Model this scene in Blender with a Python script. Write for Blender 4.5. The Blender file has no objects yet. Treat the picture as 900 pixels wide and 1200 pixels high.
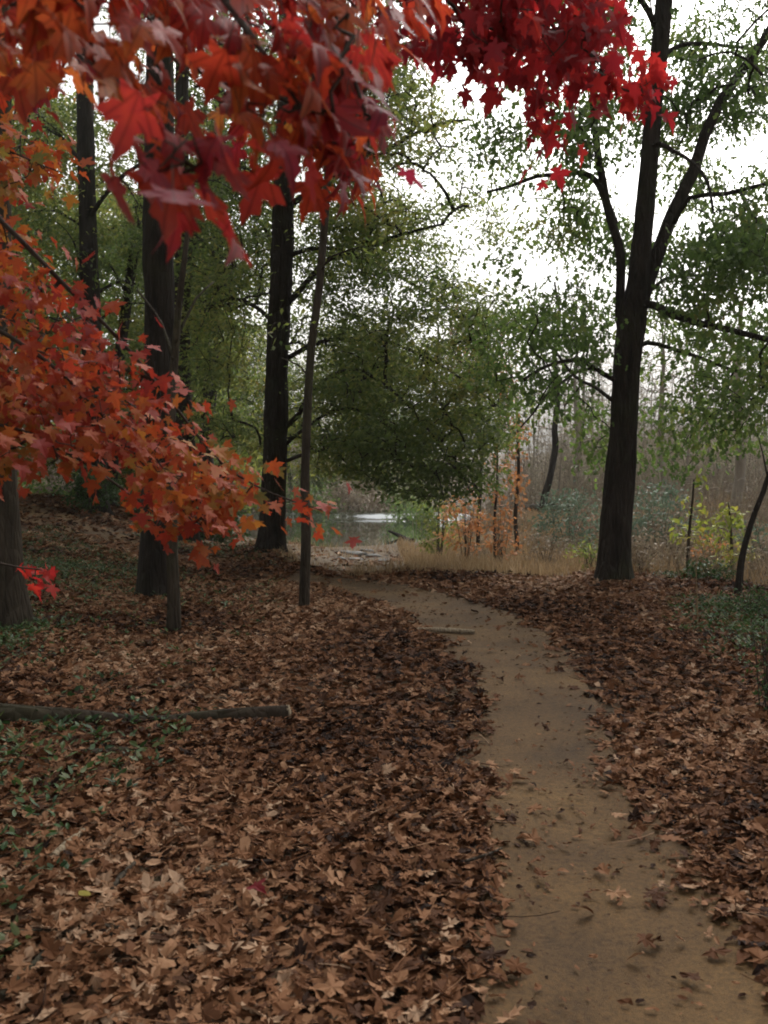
import bpy, math
import numpy as np
from mathutils import Vector

C = bpy.context.scene.collection
SC = bpy.context.scene
rs = np.random.RandomState(7)
R = math.radians

# ------------------------------------------------------------------ camera, sky, sun, exposure
F_PX, CX, CY, CAMZ = 1082.0, 450.0, 600.0, 1.6
PITCH = math.atan(40.0 / F_PX)
cam = bpy.data.cameras.new('camera'); cam_o = bpy.data.objects.new('camera', cam); C.objects.link(cam_o)
cam.sensor_fit = 'VERTICAL'; cam.sensor_height = 24.0; cam.lens = 24.0 * F_PX / 1200.0
cam_o.location = (0, 0, CAMZ); cam_o.rotation_euler = (math.pi / 2 - PITCH, 0, 0)
cam.clip_start = 0.05; cam.clip_end = 4000
cam.dof.use_dof = True; cam.dof.focus_distance = 11.0; cam.dof.aperture_fstop = 3.6
SC.camera = cam_o

SUN_EL, SUN_AZ = R(47), R(20)          # azimuth from +Y towards +X
w = bpy.data.worlds.new("World"); SC.world = w; w.use_nodes = True
nt = w.node_tree; nt.nodes.clear()
sky = nt.nodes.new('ShaderNodeTexSky'); sky.sky_type = 'NISHITA'; sky.sun_disc = False
sky.sun_elevation = SUN_EL; sky.sun_rotation = SUN_AZ; sky.dust_density = 9; sky.air_density = 1.8; sky.ozone_density = 1
hs = nt.nodes.new('ShaderNodeHueSaturation'); hs.inputs['Saturation'].default_value = 0.16
tc = nt.nodes.new('ShaderNodeTexCoord')
cl = nt.nodes.new('ShaderNodeTexNoise'); cl.inputs['Scale'].default_value = 2.2; cl.inputs['Detail'].default_value = 5
clr = nt.nodes.new('ShaderNodeMapRange'); clr.inputs[1].default_value = .3; clr.inputs[2].default_value = .7
clr.inputs[3].default_value = .82; clr.inputs[4].default_value = 1.12
ml = nt.nodes.new('ShaderNodeVectorMath'); ml.operation = 'SCALE'
bg = nt.nodes.new('ShaderNodeBackground'); bg.inputs['Strength'].default_value = 0.15
wo = nt.nodes.new('ShaderNodeOutputWorld')
nt.links.new(tc.outputs['Generated'], cl.inputs['Vector']); nt.links.new(cl.outputs[0], clr.inputs[0])
nt.links.new(sky.outputs[0], hs.inputs['Color']); nt.links.new(hs.outputs[0], ml.inputs[0]); nt.links.new(clr.outputs[0], ml.inputs['Scale'])
nt.links.new(ml.outputs[0], bg.inputs['Color']); nt.links.new(bg.outputs[0], wo.inputs[0])

sl = bpy.data.lights.new('sun', 'SUN'); so = bpy.data.objects.new('sun', sl); C.objects.link(so)
sl.energy = 0.7; sl.angle = R(25); sl.color = (1, .96, .9)
sd = Vector((math.sin(SUN_AZ) * math.cos(SUN_EL), math.cos(SUN_AZ) * math.cos(SUN_EL), math.sin(SUN_EL)))
so.rotation_euler = sd.to_track_quat('Z', 'Y').to_euler(); so.location = (0, 0, 60)

SC.view_settings.view_transform = 'Standard'; SC.view_settings.look = 'None'
SC.view_settings.gamma = 1; SC.view_settings.use_curve_mapping = False
SC.view_settings.exposure = 0.6
cy = SC.cycles
cy.max_bounces = 6; cy.diffuse_bounces = 3; cy.glossy_bounces = 2; cy.transmission_bounces = 3; cy.transparent_max_bounces = 4
cy.use_denoising = True; cy.sample_clamp_indirect = 5
cy.pixel_filter_type = 'BLACKMAN_HARRIS'; cy.filter_width = 1.9
SC.render.use_persistent_data = False

# ------------------------------------------------------------------ small maths
def ss(t): t = np.clip(t, 0, 1); return t * t * (3 - 2 * t)

_T = np.random.RandomState(3).rand(64, 64, 64)
def n3(p, s=1.0):
    p = np.asarray(p, float) * s + 1000.0
    i = np.floor(p).astype(int); f = p - i; f = f * f * (3 - 2 * f)
    o = 0
    for dx in (0, 1):
        for dy in (0, 1):
            for dz in (0, 1):
                wgt = (f[..., 0] if dx else 1 - f[..., 0]) * (f[..., 1] if dy else 1 - f[..., 1]) * (f[..., 2] if dz else 1 - f[..., 2])
                o = o + wgt * _T[(i[..., 0] + dx) % 64, (i[..., 1] + dy) % 64, (i[..., 2] + dz) % 64]
    return o
def n2(x, y, s=1.0, z=0.0): return n3(np.stack([x, y, np.full(np.shape(x), z / s if s else 0)], -1), s)

_cp, _sp = math.cos(PITCH), math.sin(PITCH)
def P(px, py, d):
    """point that stands d metres ahead of the photographer along the sight line of a photo pixel"""
    px, py, d = np.broadcast_arrays(np.asarray(px, float), np.asarray(py, float), np.asarray(d, float))
    u = (px - CX) / F_PX; v = (CY - py) / F_PX
    yy = _cp + v * _sp; zz = -_sp + v * _cp
    return np.stack([u / yy * d, d, CAMZ + zz / yy * d], -1)

CH = np.array([(-140, 58), (-60, 54), (-22, 51), (-9, 50), (-4, 56), (1, 74), (12, 110), (40, 170), (90, 230)], float)
def pdist(x, y, pl):
    x = np.asarray(x, float); y = np.asarray(y, float); best = np.full(x.shape, 1e9)
    for a, b in zip(pl[:-1], pl[1:]):
        ab = b - a; t = np.clip(((x - a[0]) * ab[0] + (y - a[1]) * ab[1]) / (ab @ ab), 0, 1)
        best = np.minimum(best, np.hypot(x - a[0] - t * ab[0], y - a[1] - t * ab[1]))
    return best
def edge_y(x): return 15.0 + 6.5 * ss((-0.8 - x) / 2.6) - 1.9 * ss((x - 3.8) / 2.5) + .35 * np.sin(x * 1.7) + .2 * np.sin(x * 4.1)
def H(x, y):
    x = np.asarray(x, float); y = np.asarray(y, float)
    h = 1.0 * ss((-x - 3.2) / 9) * ss((y - 9) / 18)
    h = h + .12 * ss((-x - .8) / 2.5) * ss((9 - y) / 4) + .1 * ss((x - 2.6) / 2.5) * ss((12 - y) / 5)
    s = y - edge_y(x)
    h = h - (.42 * ss(s / 5) + .5 * ss((s - 4) / 12)) * ss((x + 9) / 6)
    h = h + .95 * ss((y - 24) / 16) * ss((x - .5) / 5)
    dc = pdist(x, y, CH)
    half = 15.5 - 7.5 * ss((y - 56) / 8)
    k = ss((half + 2.5 - dc) / 4.5)
    h = h * (1 - k) + (-1.9) * k
    h = h + 3.5 * ss((y - 72) / 60) * ss((dc - half) / 10) + 2 * ss((-x - 20) / 60)
    h = h + 9 * ss((y - 150) / 300)
    h = h + .05 * (n2(x, y, .55) - .5) + .03 * (n2(x, y, 2.1, 5.) - .5)
    return h
def G(px, py):
    """where the sight line of a photo pixel meets the ground"""
    d = np.arange(1.5, 130, .03); q = P(np.full(d.shape, px), np.full(d.shape, py), d)
    hit = np.nonzero(q[:, 2] <= H(q[:, 0], q[:, 1]))[0]
    i = hit[0] if len(hit) else len(d) - 1
    return q[i]

# ------------------------------------------------------------------ objects
def tag(o, label=None, cat=None, group=None, kind=None):
    for k, v in (('label', label), ('category', cat), ('group', group), ('kind', kind)):
        if v: o[k] = v
    return o
def empty(name, loc, label, cat, group=None):
    o = bpy.data.objects.new(name, None); C.objects.link(o); o.location = [float(v) for v in loc]; o.empty_display_size = .2
    return tag(o, label, cat, group)

class MB:
    """collects pieces and links them as ONE mesh"""
    def __init__(s): s.v = []; s.f = []; s.n = 0; s.lc = []; s.veins = False
    def add(s, v, f, mat=0, rnd=0.5, smooth=True, lc=None):
        v = np.asarray(v, float).reshape(-1, 3); f = np.asarray(f, int)
        s.f.append((f + s.n, mat, np.broadcast_to(np.asarray(rnd, float), (len(f),)), smooth)); s.v.append(v); s.n += len(v)
        s.lc.append(np.zeros((len(v), 3)) if lc is None else lc); s.veins |= lc is not None
    def build(s, name, mats, parent=None, origin=(0, 0, 0)):
        me = bpy.data.meshes.new(name)
        if s.n:
            V = np.concatenate(s.v) - np.asarray(origin, float)
            me.vertices.add(len(V)); me.vertices.foreach_set('co', V.astype(np.float32).ravel())
            L = np.concatenate([f.ravel() for f, *_ in s.f]); cnt = np.concatenate([np.full(len(f), f.shape[1]) for f, *_ in s.f])
            me.loops.add(len(L)); me.loops.foreach_set('vertex_index', L.astype(np.int32))
            me.polygons.add(len(cnt)); st = np.concatenate([[0], np.cumsum(cnt)[:-1]])
            me.polygons.foreach_set('loop_start', st.astype(np.int32))
            try: me.polygons.foreach_set('loop_total', cnt.astype(np.int32))
            except Exception: pass
            me.polygons.foreach_set('material_index', np.concatenate([np.full(len(f), m) for f, m, *_ in s.f]).astype(np.int32))
            me.polygons.foreach_set('use_smooth', np.concatenate([np.full(len(f), q) for f, _, _, q in s.f]))
            a = me.attributes.new('rnd', 'FLOAT', 'FACE'); a.data.foreach_set('value', np.concatenate([r for _, _, r, _ in s.f]).astype(np.float32))
            if s.veins: a = me.attributes.new('lc', 'FLOAT_VECTOR', 'POINT'); a.data.foreach_set('vector', np.concatenate(s.lc).astype(np.float32).ravel())
            me.update(calc_edges=True); me.validate()
        for m in (mats if isinstance(mats, (list, tuple)) else [mats]): me.materials.append(m)
        o = bpy.data.objects.new(name, me); C.objects.link(o)
        if parent is not None: o.parent = parent
        return o

def resample(pts, rad, step):
    pts = np.asarray(pts, float); rad = np.asarray(rad, float)
    n = len(pts)
    # catmull-rom
    out, ro = [], []
    for i in range(n - 1):
        p0, p1, p2, p3 = pts[max(i - 1, 0)], pts[i], pts[i + 1], pts[min(i + 2, n - 1)]
        k = max(2, int(np.linalg.norm(p2 - p1) / step))
        t = (np.arange(k) / k)[:, None]
        out.append(.5 * ((2 * p1) + (-p0 + p2) * t + (2 * p0 - 5 * p1 + 4 * p2 - p3) * t ** 2 + (-p0 + 3 * p1 - 3 * p2 + p3) * t ** 3))
        ro.append(rad[i] + (rad[i + 1] - rad[i]) * t[:, 0])
    out.append(pts[-1:]); ro.append(rad[-1:])
    return np.concatenate(out), np.concatenate(ro)

def tube(pts, rad, sides=10, rough=0.0, flare=0.0, seed=0, z0=None):
    pts = np.asarray(pts, float); n = len(pts)
    t = np.gradient(pts, axis=0); t /= np.linalg.norm(t, axis=1)[:, None] + 1e-9
    ref = np.array([1., 0, 0]) if abs(t[0][0]) < .8 else np.array([0, 1., 0])
    a = np.cross(t, ref); a /= np.linalg.norm(a, axis=1)[:, None] + 1e-9; b = np.cross(t, a)
    th = np.arange(sides) / sides * 2 * math.pi
    rr = np.repeat(np.asarray(rad, float)[:, None], sides, 1)
    if rough or flare:
        cs = np.stack([np.cos(th), np.sin(th)], -1)
        q = np.concatenate([np.repeat(cs[None] * 3.2, n, 0), np.repeat((pts[:, 2:3] * 1.1 + seed * 7.3)[:, None], sides, 1)], -1)
        rr = rr * (1 + rough * (n3(q) - .5) * 2 + rough * .6 * (n3(q, 3.1) - .5) * 2)
        if flare:
            z = pts[:, 2] - (pts[0, 2] if z0 is None else z0)
            lob = 1 + .45 * np.sin(th * 3 + seed) + .3 * np.sin(th * 5 + seed * 2.3)
            rr = rr * (1 + flare * np.exp(-np.clip(z, 0, 9) / .28)[:, None] * lob[None])
    V = pts[:, None] + rr[..., None] * (a[:, None] * np.cos(th)[None, :, None] + b[:, None] * np.sin(th)[None, :, None])
    i = np.arange(n - 1)[:, None] * sides; j = np.arange(sides)[None]; j2 = (j + 1) % sides
    F = np.stack([i + j, i + j2, i + sides + j2, i + sides + j], -1).reshape(-1, 4)
    V = V.reshape(-1, 3)
    cap = np.stack([np.full(sides - 2, (n - 1) * sides), (n - 1) * sides + np.arange(1, sides - 1), (n - 1) * sides + np.arange(2, sides)], -1)
    cap0 = np.stack([np.full(sides - 2, 0), np.arange(2, sides), np.arange(1, sides - 1)], -1)
    return V, F, np.concatenate([cap, cap0])
def add_tube(mb, pts, rad, sides=10, mat=0, **k):
    V, F, cp = tube(pts, rad, sides, **k); o = mb.n
    mb.add(V, F, mat); mb.f.append((cp + o, mat, np.full(len(cp), .5), False))

def many_tubes(mb, S, M, E, r0, r1, mat=0, sides=3, segs=4, wob=0.0, tone=None):
    """N curved twigs (start, middle, end) at once"""
    N = len(S); t = np.linspace(0, 1, segs + 1)
    Pt = ((1 - t) ** 2)[None, :, None] * S[:, None] + (2 * t * (1 - t))[None, :, None] * M[:, None] + (t ** 2)[None, :, None] * E[:, None]
    if wob: Pt[:, 1:-1] += rs.normal(0, wob, (N, segs - 1, 3))
    T = np.gradient(Pt, axis=1); T /= np.linalg.norm(T, axis=2)[..., None] + 1e-9
    ref = np.where(np.abs(T[:, :1, 2:3]) < .8, np.array([0, 0, 1.]), np.array([1., 0, 0]))
    A = np.cross(T, np.broadcast_to(ref, T.shape)); A /= np.linalg.norm(A, axis=2)[..., None] + 1e-9; B = np.cross(T, A)
    th = np.arange(sides) / sides * 2 * math.pi
    rr = (np.asarray(r0).reshape(-1, 1) * (1 - t) + np.asarray(r1).reshape(-1, 1) * t) * np.ones((N, 1))
    V = Pt[:, :, None] + rr[:, :, None, None] * (A[:, :, None] * np.cos(th)[:, None] + B[:, :, None] * np.sin(th)[:, None])
    base = (np.arange(N) * (segs + 1) * sides)[:, None, None]; i = (np.arange(segs) * sides)[None, :, None]; j = np.arange(sides)[None, None]
    j2 = (j + 1) % sides
    F = np.stack([base + i + j, base + i + j2, base + i + sides + j2, base + i + sides + j], -1).reshape(-1, 4)
    mb.add(V.reshape(-1, 3), F, mat, np.repeat(rs.rand(N) if tone is None else tone, segs * sides))
    return Pt

# leaf templates: outline in (across, along), attached at (0,0), length 1
def fan(outline, cen, curl, fold):
    o = np.array(outline, float); v = np.concatenate([[cen], o]); n = len(o)
    z = -curl * (v[:, 1] - .35) ** 2 + fold * np.abs(v[:, 0])
    V = np.concatenate([v, z[:, None]], 1)
    F = np.array([(0, 1 + i, 1 + (i + 1) % n) for i in range(n)])
    return V, F
def mirror(h): return h + [(-x, y) for x, y in reversed(h) if x > 1e-6]
MAPLE_N = None
MAPLE_H = [(0, 0), (.10, .06), (.34, -.05), (.28, .10), (.16, .2), (.34, .22), (.58, .42), (.42, .44), (.40, .52), (.24, .46), (.17, .52), (.20, .70), (.10, .78), (0, 1.0)]
OAK_H = [(0, 0), (.05, .12), (.22, .16), (.12, .26), (.30, .36), (.34, .46), (.14, .48), (.26, .66), (.22, .74), (.10, .72), (.10, .86), (0, 1)]
OVAL_H = [(0, 0), (.16, .18), (.22, .42), (.14, .75), (0, 1)]
def T_maple(c=.25, f=.12): return fan(mirror(MAPLE_H), (0, .34), c, f)
def T_oak(c=.5, f=.25): return fan(mirror(OAK_H), (0, .4), c, f)
def T_maple_full(curl, fold, droop, seed):
    st = np.random.RandomState(seed); o = np.array(mirror(MAPLE_H), float); o[:, 0] *= .9; o += st.normal(0, .018, o.shape); c = np.array([0, .30]); n = len(o)
    rings = [c[None]] + [c + (o - c) * f for f in (.45, .78, 1.)]; V = np.concatenate(rings); rr = np.linalg.norm(V - c, axis=1); an = np.arctan2(V[:, 0], V[:, 1] - .3)
    z = -curl * (V[:, 1] - .3) ** 2 + fold * np.abs(V[:, 0]) - droop * rr ** 2.2 + .05 * rr * np.sin(an * 3 + seed)
    F = [(0, 1 + i, 1 + (i + 1) % n) for i in range(n)]
    for k in range(2):
        a = 1 + k * n; b = a + n
        for i in range(n): j = (i + 1) % n; F += [(a + i, b + i, b + j), (a + i, b + j, a + j)]
    return np.c_[V, z], np.array(F)
T_oval = (np.array([(0, 0, 0), (.24, .42, .06), (0, 1, -.08), (-.24, .42, .06)]), np.array([(0, 1, 2), (0, 2, 3)]))
T_ovate = fan(mirror(OVAL_H), (0, .4), .3, .2)
T_lobe = (np.array([(0, 0, 0), (.30, .22, .03), (.13, .42, 0), (.30, .68, .04), (0, 1, -.1), (-.30, .68, .04), (-.13, .42, 0), (-.30, .22, .03)]),
          np.array([(0, 1, 2), (2, 3, 4), (0, 2, 4), (0, 4, 6), (6, 4, 5), (0, 6, 7)]))

def unit(v): return v / (np.linalg.norm(v, axis=-1, keepdims=True) + 1e-9)
def leaves(mb, pos, d, nrm, size, tmpl, mat=1, rnd=None, warp=0.0, veins=False):
    N = len(pos)
    if not N: return
    d = unit(d); sx = unit(np.cross(d, nrm)); nz = np.cross(sx, d)
    V0, F0 = tmpl; k = len(V0)
    size = np.broadcast_to(np.asarray(size, float), (N,))
    wd = rs.uniform(.8, 1.2, N)
    cz = rs.uniform(-.6, 1.8, N)
    V = pos[:, None] + size[:, None, None] * ((V0[None, :, 0:1] * wd[:, None, None]) * sx[:, None] + V0[None, :, 1:2] * d[:, None] + (V0[None, :, 2:3] * cz[:, None, None]) * nz[:, None])
    if warp: V += rs.normal(0, 1, V.shape) * warp * size[:, None, None]
    F = (np.arange(N) * k)[:, None, None] + F0[None]
    rnd = rs.rand(N) if rnd is None else rnd
    mb.add(V.reshape(-1, 3), F.reshape(-1, F0.shape[1]), mat, np.repeat(rnd, len(F0)), smooth=veins, lc=np.tile(V0, (N, 1)) if veins else None)

def inpoly(x, y, poly):
    c = np.zeros(x.shape, bool); n = len(poly)
    for i in range(n):
        x1, y1 = poly[i]; x2, y2 = poly[(i + 1) % n]
        if y1 == y2: continue
        c ^= ((y1 > y) != (y2 > y)) & (x < (x2 - x1) * (y - y1) / (y2 - y1) + x1)
    return c
def zone(poly, n, d0, d1, clump=0.0, cs=.8):
    """n points spread through the volume seen inside a photo outline between two distances"""
    poly = [(float(a), float(b)) for a, b in poly]; xs, ys = zip(*poly); out = []; m = 0
    while m < n:
        x = rs.uniform(min(xs), max(xs), n * 4); y = rs.uniform(min(ys), max(ys), n * 4)
        k = inpoly(x, y, poly); x, y = x[k], y[k]
        q = P(x, y, rs.uniform(d0, d1, len(x)))
        if clump: q = q[n3(q * np.array([1, 1, 2.4]) + np.array([0, 0, .35]) * q[:, :1], cs) > clump * rs.uniform(.85, 1.15, len(q))]
        out.append(q); m += len(q)
    return np.concatenate(out)[:n]

def clear_of(att, line, half, d, gap=.5):
    """drop the points that would hang in front of a trunk"""
    f = _cp * att[:, 1] - _sp * (att[:, 2] - CAMZ); px = CX + F_PX * att[:, 0] / f; py = CY - F_PX * (_sp * att[:, 1] + _cp * (att[:, 2] - CAMZ)) / f
    l = np.array(line, float); o = np.argsort(l[:, 1]); cx = np.interp(py, l[o, 1], l[o, 0])
    return att[~((np.abs(px - cx) < half) & (att[:, 1] < d + gap))]
def grow(mb, limbs, att, r0=.006, cap=.05, leaf=None, bark=0, arch=.12, lift=0.0, segs=4, sides=3):
    """join every point of att to the limbs with curved twigs that share stems, and hang leaves on them"""
    att = np.asarray(att)
    nodes = np.concatenate([l for l in limbs]).astype(float); own = [-1] * len(nodes)
    d0 = np.array([np.min(np.sum((nodes - a) ** 2, 1)) for a in att]); order = np.argsort(d0)
    cap_n = len(nodes) + 3 * len(att); N = np.empty((cap_n, 3)); N[:len(nodes)] = nodes; m = len(nodes)
    S = np.empty((len(att), 3)); M = S.copy(); E = S.copy(); par = np.full(len(att), -1)
    for k, ai in enumerate(order):
        a = att[ai]; dv = a - N[:m]
        c = np.sum(dv ** 2, 1) * (1 + .5 * (dv[:, 2] < -.3 * np.linalg.norm(dv[:, :2], axis=1)))
        i = int(np.argmin(c)); s = N[i]; L = math.sqrt(np.sum((a - s) ** 2))
        S[k] = s; E[k] = a; M[k] = (s + a) / 2 + np.array([0, 0, arch * 2 * L]) + rs.normal(0, .08 * L, 3)
        par[k] = own[i]
        for t in (.4, .7, 1.0):
            N[m] = (1 - t) ** 2 * s + 2 * t * (1 - t) * M[k] + t * t * a; m += 1; own.append(k)
    cnt = np.ones(len(att))
    for k in range(len(att) - 1, -1, -1):
        if par[k] >= 0: cnt[par[k]] += cnt[k]
    ra = np.minimum(r0 * cnt ** .45, cap)
    Pt = many_tubes(mb, S, M, E, ra, np.maximum(ra * .6, r0 * .6), bark, sides, segs, wob=.012)
    if leaf:
        n = leaf['n']; K = len(att) * n; tw = np.repeat(np.arange(len(att)), n)
        Ls = np.linalg.norm(E - S, axis=1)[tw]
        t = 1 - rs.uniform(0, 1, K) ** 1.2 * np.clip(leaf.get('reach', .9) / np.maximum(Ls, .1), .15, .9)
        p = ((1 - t) ** 2)[:, None] * S[tw] + (2 * t * (1 - t))[:, None] * M[tw] + (t * t)[:, None] * E[tw]
        sp = leaf['spread']; p = p + rs.normal(0, 1, (K, 3)) * np.array([sp, sp, sp * leaf.get('flat', .5)])
        dr = leaf.get('droop', .3)
        out = unit((E - S) * np.array([1, 1, .2]))[tw]
        d = out * (1 - dr) + np.array([0, 0, -1.]) * dr * 1.3 + rs.normal(0, leaf.get('rd', .5), (K, 3)) + np.asarray(leaf.get('bias', (0, 0, 0)))
        nn = np.array([0, 0, 1.]) * (1 - dr) + rs.normal(0, leaf.get('rn', .5), (K, 3)) + np.array([0, -.3, .2]) + np.asarray(leaf.get('nb', (0, 0, 0)))
        rn = np.clip(.62 * n3(p, leaf.get('cs', .9)) + .38 * rs.rand(K) + leaf.get('tone', 0), 0, 1)
        sz = leaf['size'] * rs.uniform(.6, 1.25, K)
        leaves(mb, p, d, nn, sz, leaf.get('tmpl', T_oval), leaf.get('mat', 1), rn, veins=leaf.get('veins', False))
        if leaf.get('stalk'):
            dd_ = unit(d); S_ = p - dd_ * .035 + rs.normal(0, .008, p.shape) + np.array([0, 0, .012]); many_tubes(mb, S_, (S_ + p) / 2 - np.array([0, 0, .004]), p, .0011, .0008, bark, 3, 2)
    return Pt

# ------------------------------------------------------------------ materials
def mat(name):
    m = bpy.data.materials.new(name); m.use_nodes = True; t = m.node_tree; t.nodes.clear()
    o = t.nodes.new('ShaderNodeOutputMaterial'); return m, t, o
def ramp(t, stops):
    r = t.nodes.new('ShaderNodeValToRGB'); e = r.color_ramp.elements
    e[0].position = stops[0][0]; e[0].color = (*stops[0][1], 1); e[1].position = stops[-1][0]; e[1].color = (*stops[-1][1], 1)
    for p, c in stops[1:-1]:
        k = e.new(p); k.color = (*c, 1)
    return r
def noise(t, scale, detail=6, rough=.6, vec=None, scl=None):
    n = t.nodes.new('ShaderNodeTexNoise'); n.inputs['Scale'].default_value = scale; n.inputs['Detail'].default_value = detail; n.inputs['Roughness'].default_value = rough
    g = t.nodes.new('ShaderNodeNewGeometry'); src = g.outputs['Position']
    if scl:
        mp = t.nodes.new('ShaderNodeMapping'); mp.inputs['Scale'].default_value = scl; t.links.new(src, mp.inputs['Vector']); src = mp.outputs[0]
    t.links.new(src, n.inputs['Vector']); return n
def leaf_mat(name, stops, trans=.35, rough=.6, tint=1.3, mottled=0.0, spec=.3):
    m, t, o = mat(name)
    a = t.nodes.new('ShaderNodeAttribute'); a.attribute_name = 'rnd'
    r = ramp(t, stops); fac = a.outputs['Fac']
    if mottled:
        n = noise(t, 55, 3); mm = t.nodes.new('ShaderNodeMath'); mm.operation = 'MULTIPLY_ADD'
        t.links.new(n.outputs[0], mm.inputs[0]); mm.inputs[1].default_value = mottled
        m2 = t.nodes.new('ShaderNodeMath'); m2.operation = 'SUBTRACT'; m2.inputs[1].default_value = mottled * .5
        t.links.new(fac, m2.inputs[0]); t.links.new(m2.outputs[0], mm.inputs[2]); fac = mm.outputs[0]
    t.links.new(fac, r.inputs[0])
    p = t.nodes.new('ShaderNodeBsdfPrincipled'); p.inputs['Roughness'].default_value = rough; p.inputs['Specular IOR Level'].default_value = spec
    t.links.new(r.outputs[0], p.inputs['Base Color'])
    if trans:
        tr = t.nodes.new('ShaderNodeBsdfTranslucent'); sc_ = t.nodes.new('ShaderNodeVectorMath'); sc_.operation = 'SCALE'; sc_.inputs['Scale'].default_value = tint
        t.links.new(r.outputs[0], sc_.inputs[0]); t.links.new(sc_.outputs[0], tr.inputs['Color'])
        mx = t.nodes.new('ShaderNodeMixShader'); mx.inputs[0].default_value = trans
        t.links.new(p.outputs[0], mx.inputs[1]); t.links.new(tr.outputs[0], mx.inputs[2]); t.links.new(mx.outputs[0], o.inputs[0])
    else: t.links.new(p.outputs[0], o.inputs[0])
    return m
def vein_leaf_mat(name, stops, trans, tint):
    m = leaf_mat(name, stops, trans, .6, tint, .3); t = m.node_tree; N = t.nodes.new; Lk = t.links.new
    rp = next(n for n in t.nodes if n.type == 'VALTORGB'); outs = [l.to_socket for l in rp.outputs[0].links]
    a = N('ShaderNodeAttribute'); a.attribute_name = 'lc'; sx = N('ShaderNodeSeparateXYZ'); Lk(a.outputs['Vector'], sx.inputs[0])
    ax = N('ShaderNodeMath'); ax.operation = 'ABSOLUTE'; Lk(sx.outputs[0], ax.inputs[0]); best = None
    for ang in (0., 38., 82.):
        cs, sn = math.cos(R(ang)), math.sin(R(ang))      # distance to a ray from the stalk at this angle
        m1 = N('ShaderNodeMath'); m1.operation = 'MULTIPLY'; m1.inputs[1].default_value = cs; Lk(ax.outputs[0], m1.inputs[0])
        m2 = N('ShaderNodeMath'); m2.operation = 'MULTIPLY_ADD'; m2.inputs[1].default_value = -sn; Lk(sx.outputs[1], m2.inputs[0]); Lk(m1.outputs[0], m2.inputs[2])
        m3 = N('ShaderNodeMath'); m3.operation = 'ABSOLUTE'; Lk(m2.outputs[0], m3.inputs[0])
        if best is None: best = m3
        else: mn = N('ShaderNodeMath'); mn.operation = 'MINIMUM'; Lk(best.outputs[0], mn.inputs[0]); Lk(m3.outputs[0], mn.inputs[1]); best = mn
    mr = N('ShaderNodeMapRange'); mr.inputs[1].default_value = .006; mr.inputs[2].default_value = .03; mr.inputs[3].default_value = .55; mr.inputs[4].default_value = 1; Lk(best.outputs[0], mr.inputs[0])
    ln = N('ShaderNodeVectorMath'); ln.operation = 'LENGTH'; Lk(a.outputs['Vector'], ln.inputs[0])
    rr = N('ShaderNodeMapRange'); rr.inputs[1].default_value = .2; rr.inputs[2].default_value = 1.; rr.inputs[3].default_value = 1.15; rr.inputs[4].default_value = .72; Lk(ln.outputs['Value'], rr.inputs[0])
    mm = N('ShaderNodeMath'); mm.operation = 'MULTIPLY'; Lk(mr.outputs[0], mm.inputs[0]); Lk(rr.outputs[0], mm.inputs[1])
    sc_ = N('ShaderNodeVectorMath'); sc_.operation = 'SCALE'; Lk(rp.outputs[0], sc_.inputs[0]); Lk(mm.outputs[0], sc_.inputs['Scale'])
    for o_ in outs: Lk(sc_.outputs[0], o_)
    return m
def bark_mat(name, c0, c1, scale=1.0, moss=0.0, bump=.6):
    m, t, o = mat(name)
    n = noise(t, 9 * scale, 8, .65, scl=(1, 1, .16)); n2_ = noise(t, 1.3, 4, .6)
    r = ramp(t, [(.3, c0), (.7, c1)]); t.links.new(n.outputs[0], r.inputs[0])
    v = t.nodes.new('ShaderNodeTexVoronoi'); v.feature = 'DISTANCE_TO_EDGE'; v.inputs['Scale'].default_value = 14 * scale
    g = t.nodes.new('ShaderNodeNewGeometry'); mp = t.nodes.new('ShaderNodeMapping'); mp.inputs['Scale'].default_value = (1, 1, .2)
    t.links.new(g.outputs['Position'], mp.inputs[0]); t.links.new(mp.outputs[0], v.inputs['Vector'])
    vr = t.nodes.new('ShaderNodeMapRange'); vr.inputs[2].default_value = .25; t.links.new(v.outputs['Distance'], vr.inputs[0])
    ad = t.nodes.new('ShaderNodeMath'); ad.operation = 'ADD'; t.links.new(vr.outputs[0], ad.inputs[0]); t.links.new(n.outputs[0], ad.inputs[1])
    b = t.nodes.new('ShaderNodeBump'); b.inputs['Strength'].default_value = bump; b.inputs['Distance'].default_value = .03; t.links.new(ad.outputs[0], b.inputs['Height'])
    mx = t.nodes.new('ShaderNodeMix'); mx.data_type = 'RGBA'
    mr = t.nodes.new('ShaderNodeMapRange'); mr.inputs[1].default_value = .5; mr.inputs[2].default_value = .72; mr.inputs[4].default_value = moss
    t.links.new(n2_.outputs[0], mr.inputs[0]); t.links.new(mr.outputs[0], mx.inputs[0])
    t.links.new(r.outputs[0], mx.inputs[6]); mx.inputs[7].default_value = (.05, .062, .022, 1)
    p = t.nodes.new('ShaderNodeBsdfPrincipled'); p.inputs['Roughness'].default_value = .95; p.inputs['Specular IOR Level'].default_value = .15
    t.links.new(mx.outputs[2], p.inputs['Base Color']); t.links.new(b.outputs[0], p.inputs['Normal']); t.links.new(p.outputs[0], o.inputs[0])
    return m

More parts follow.
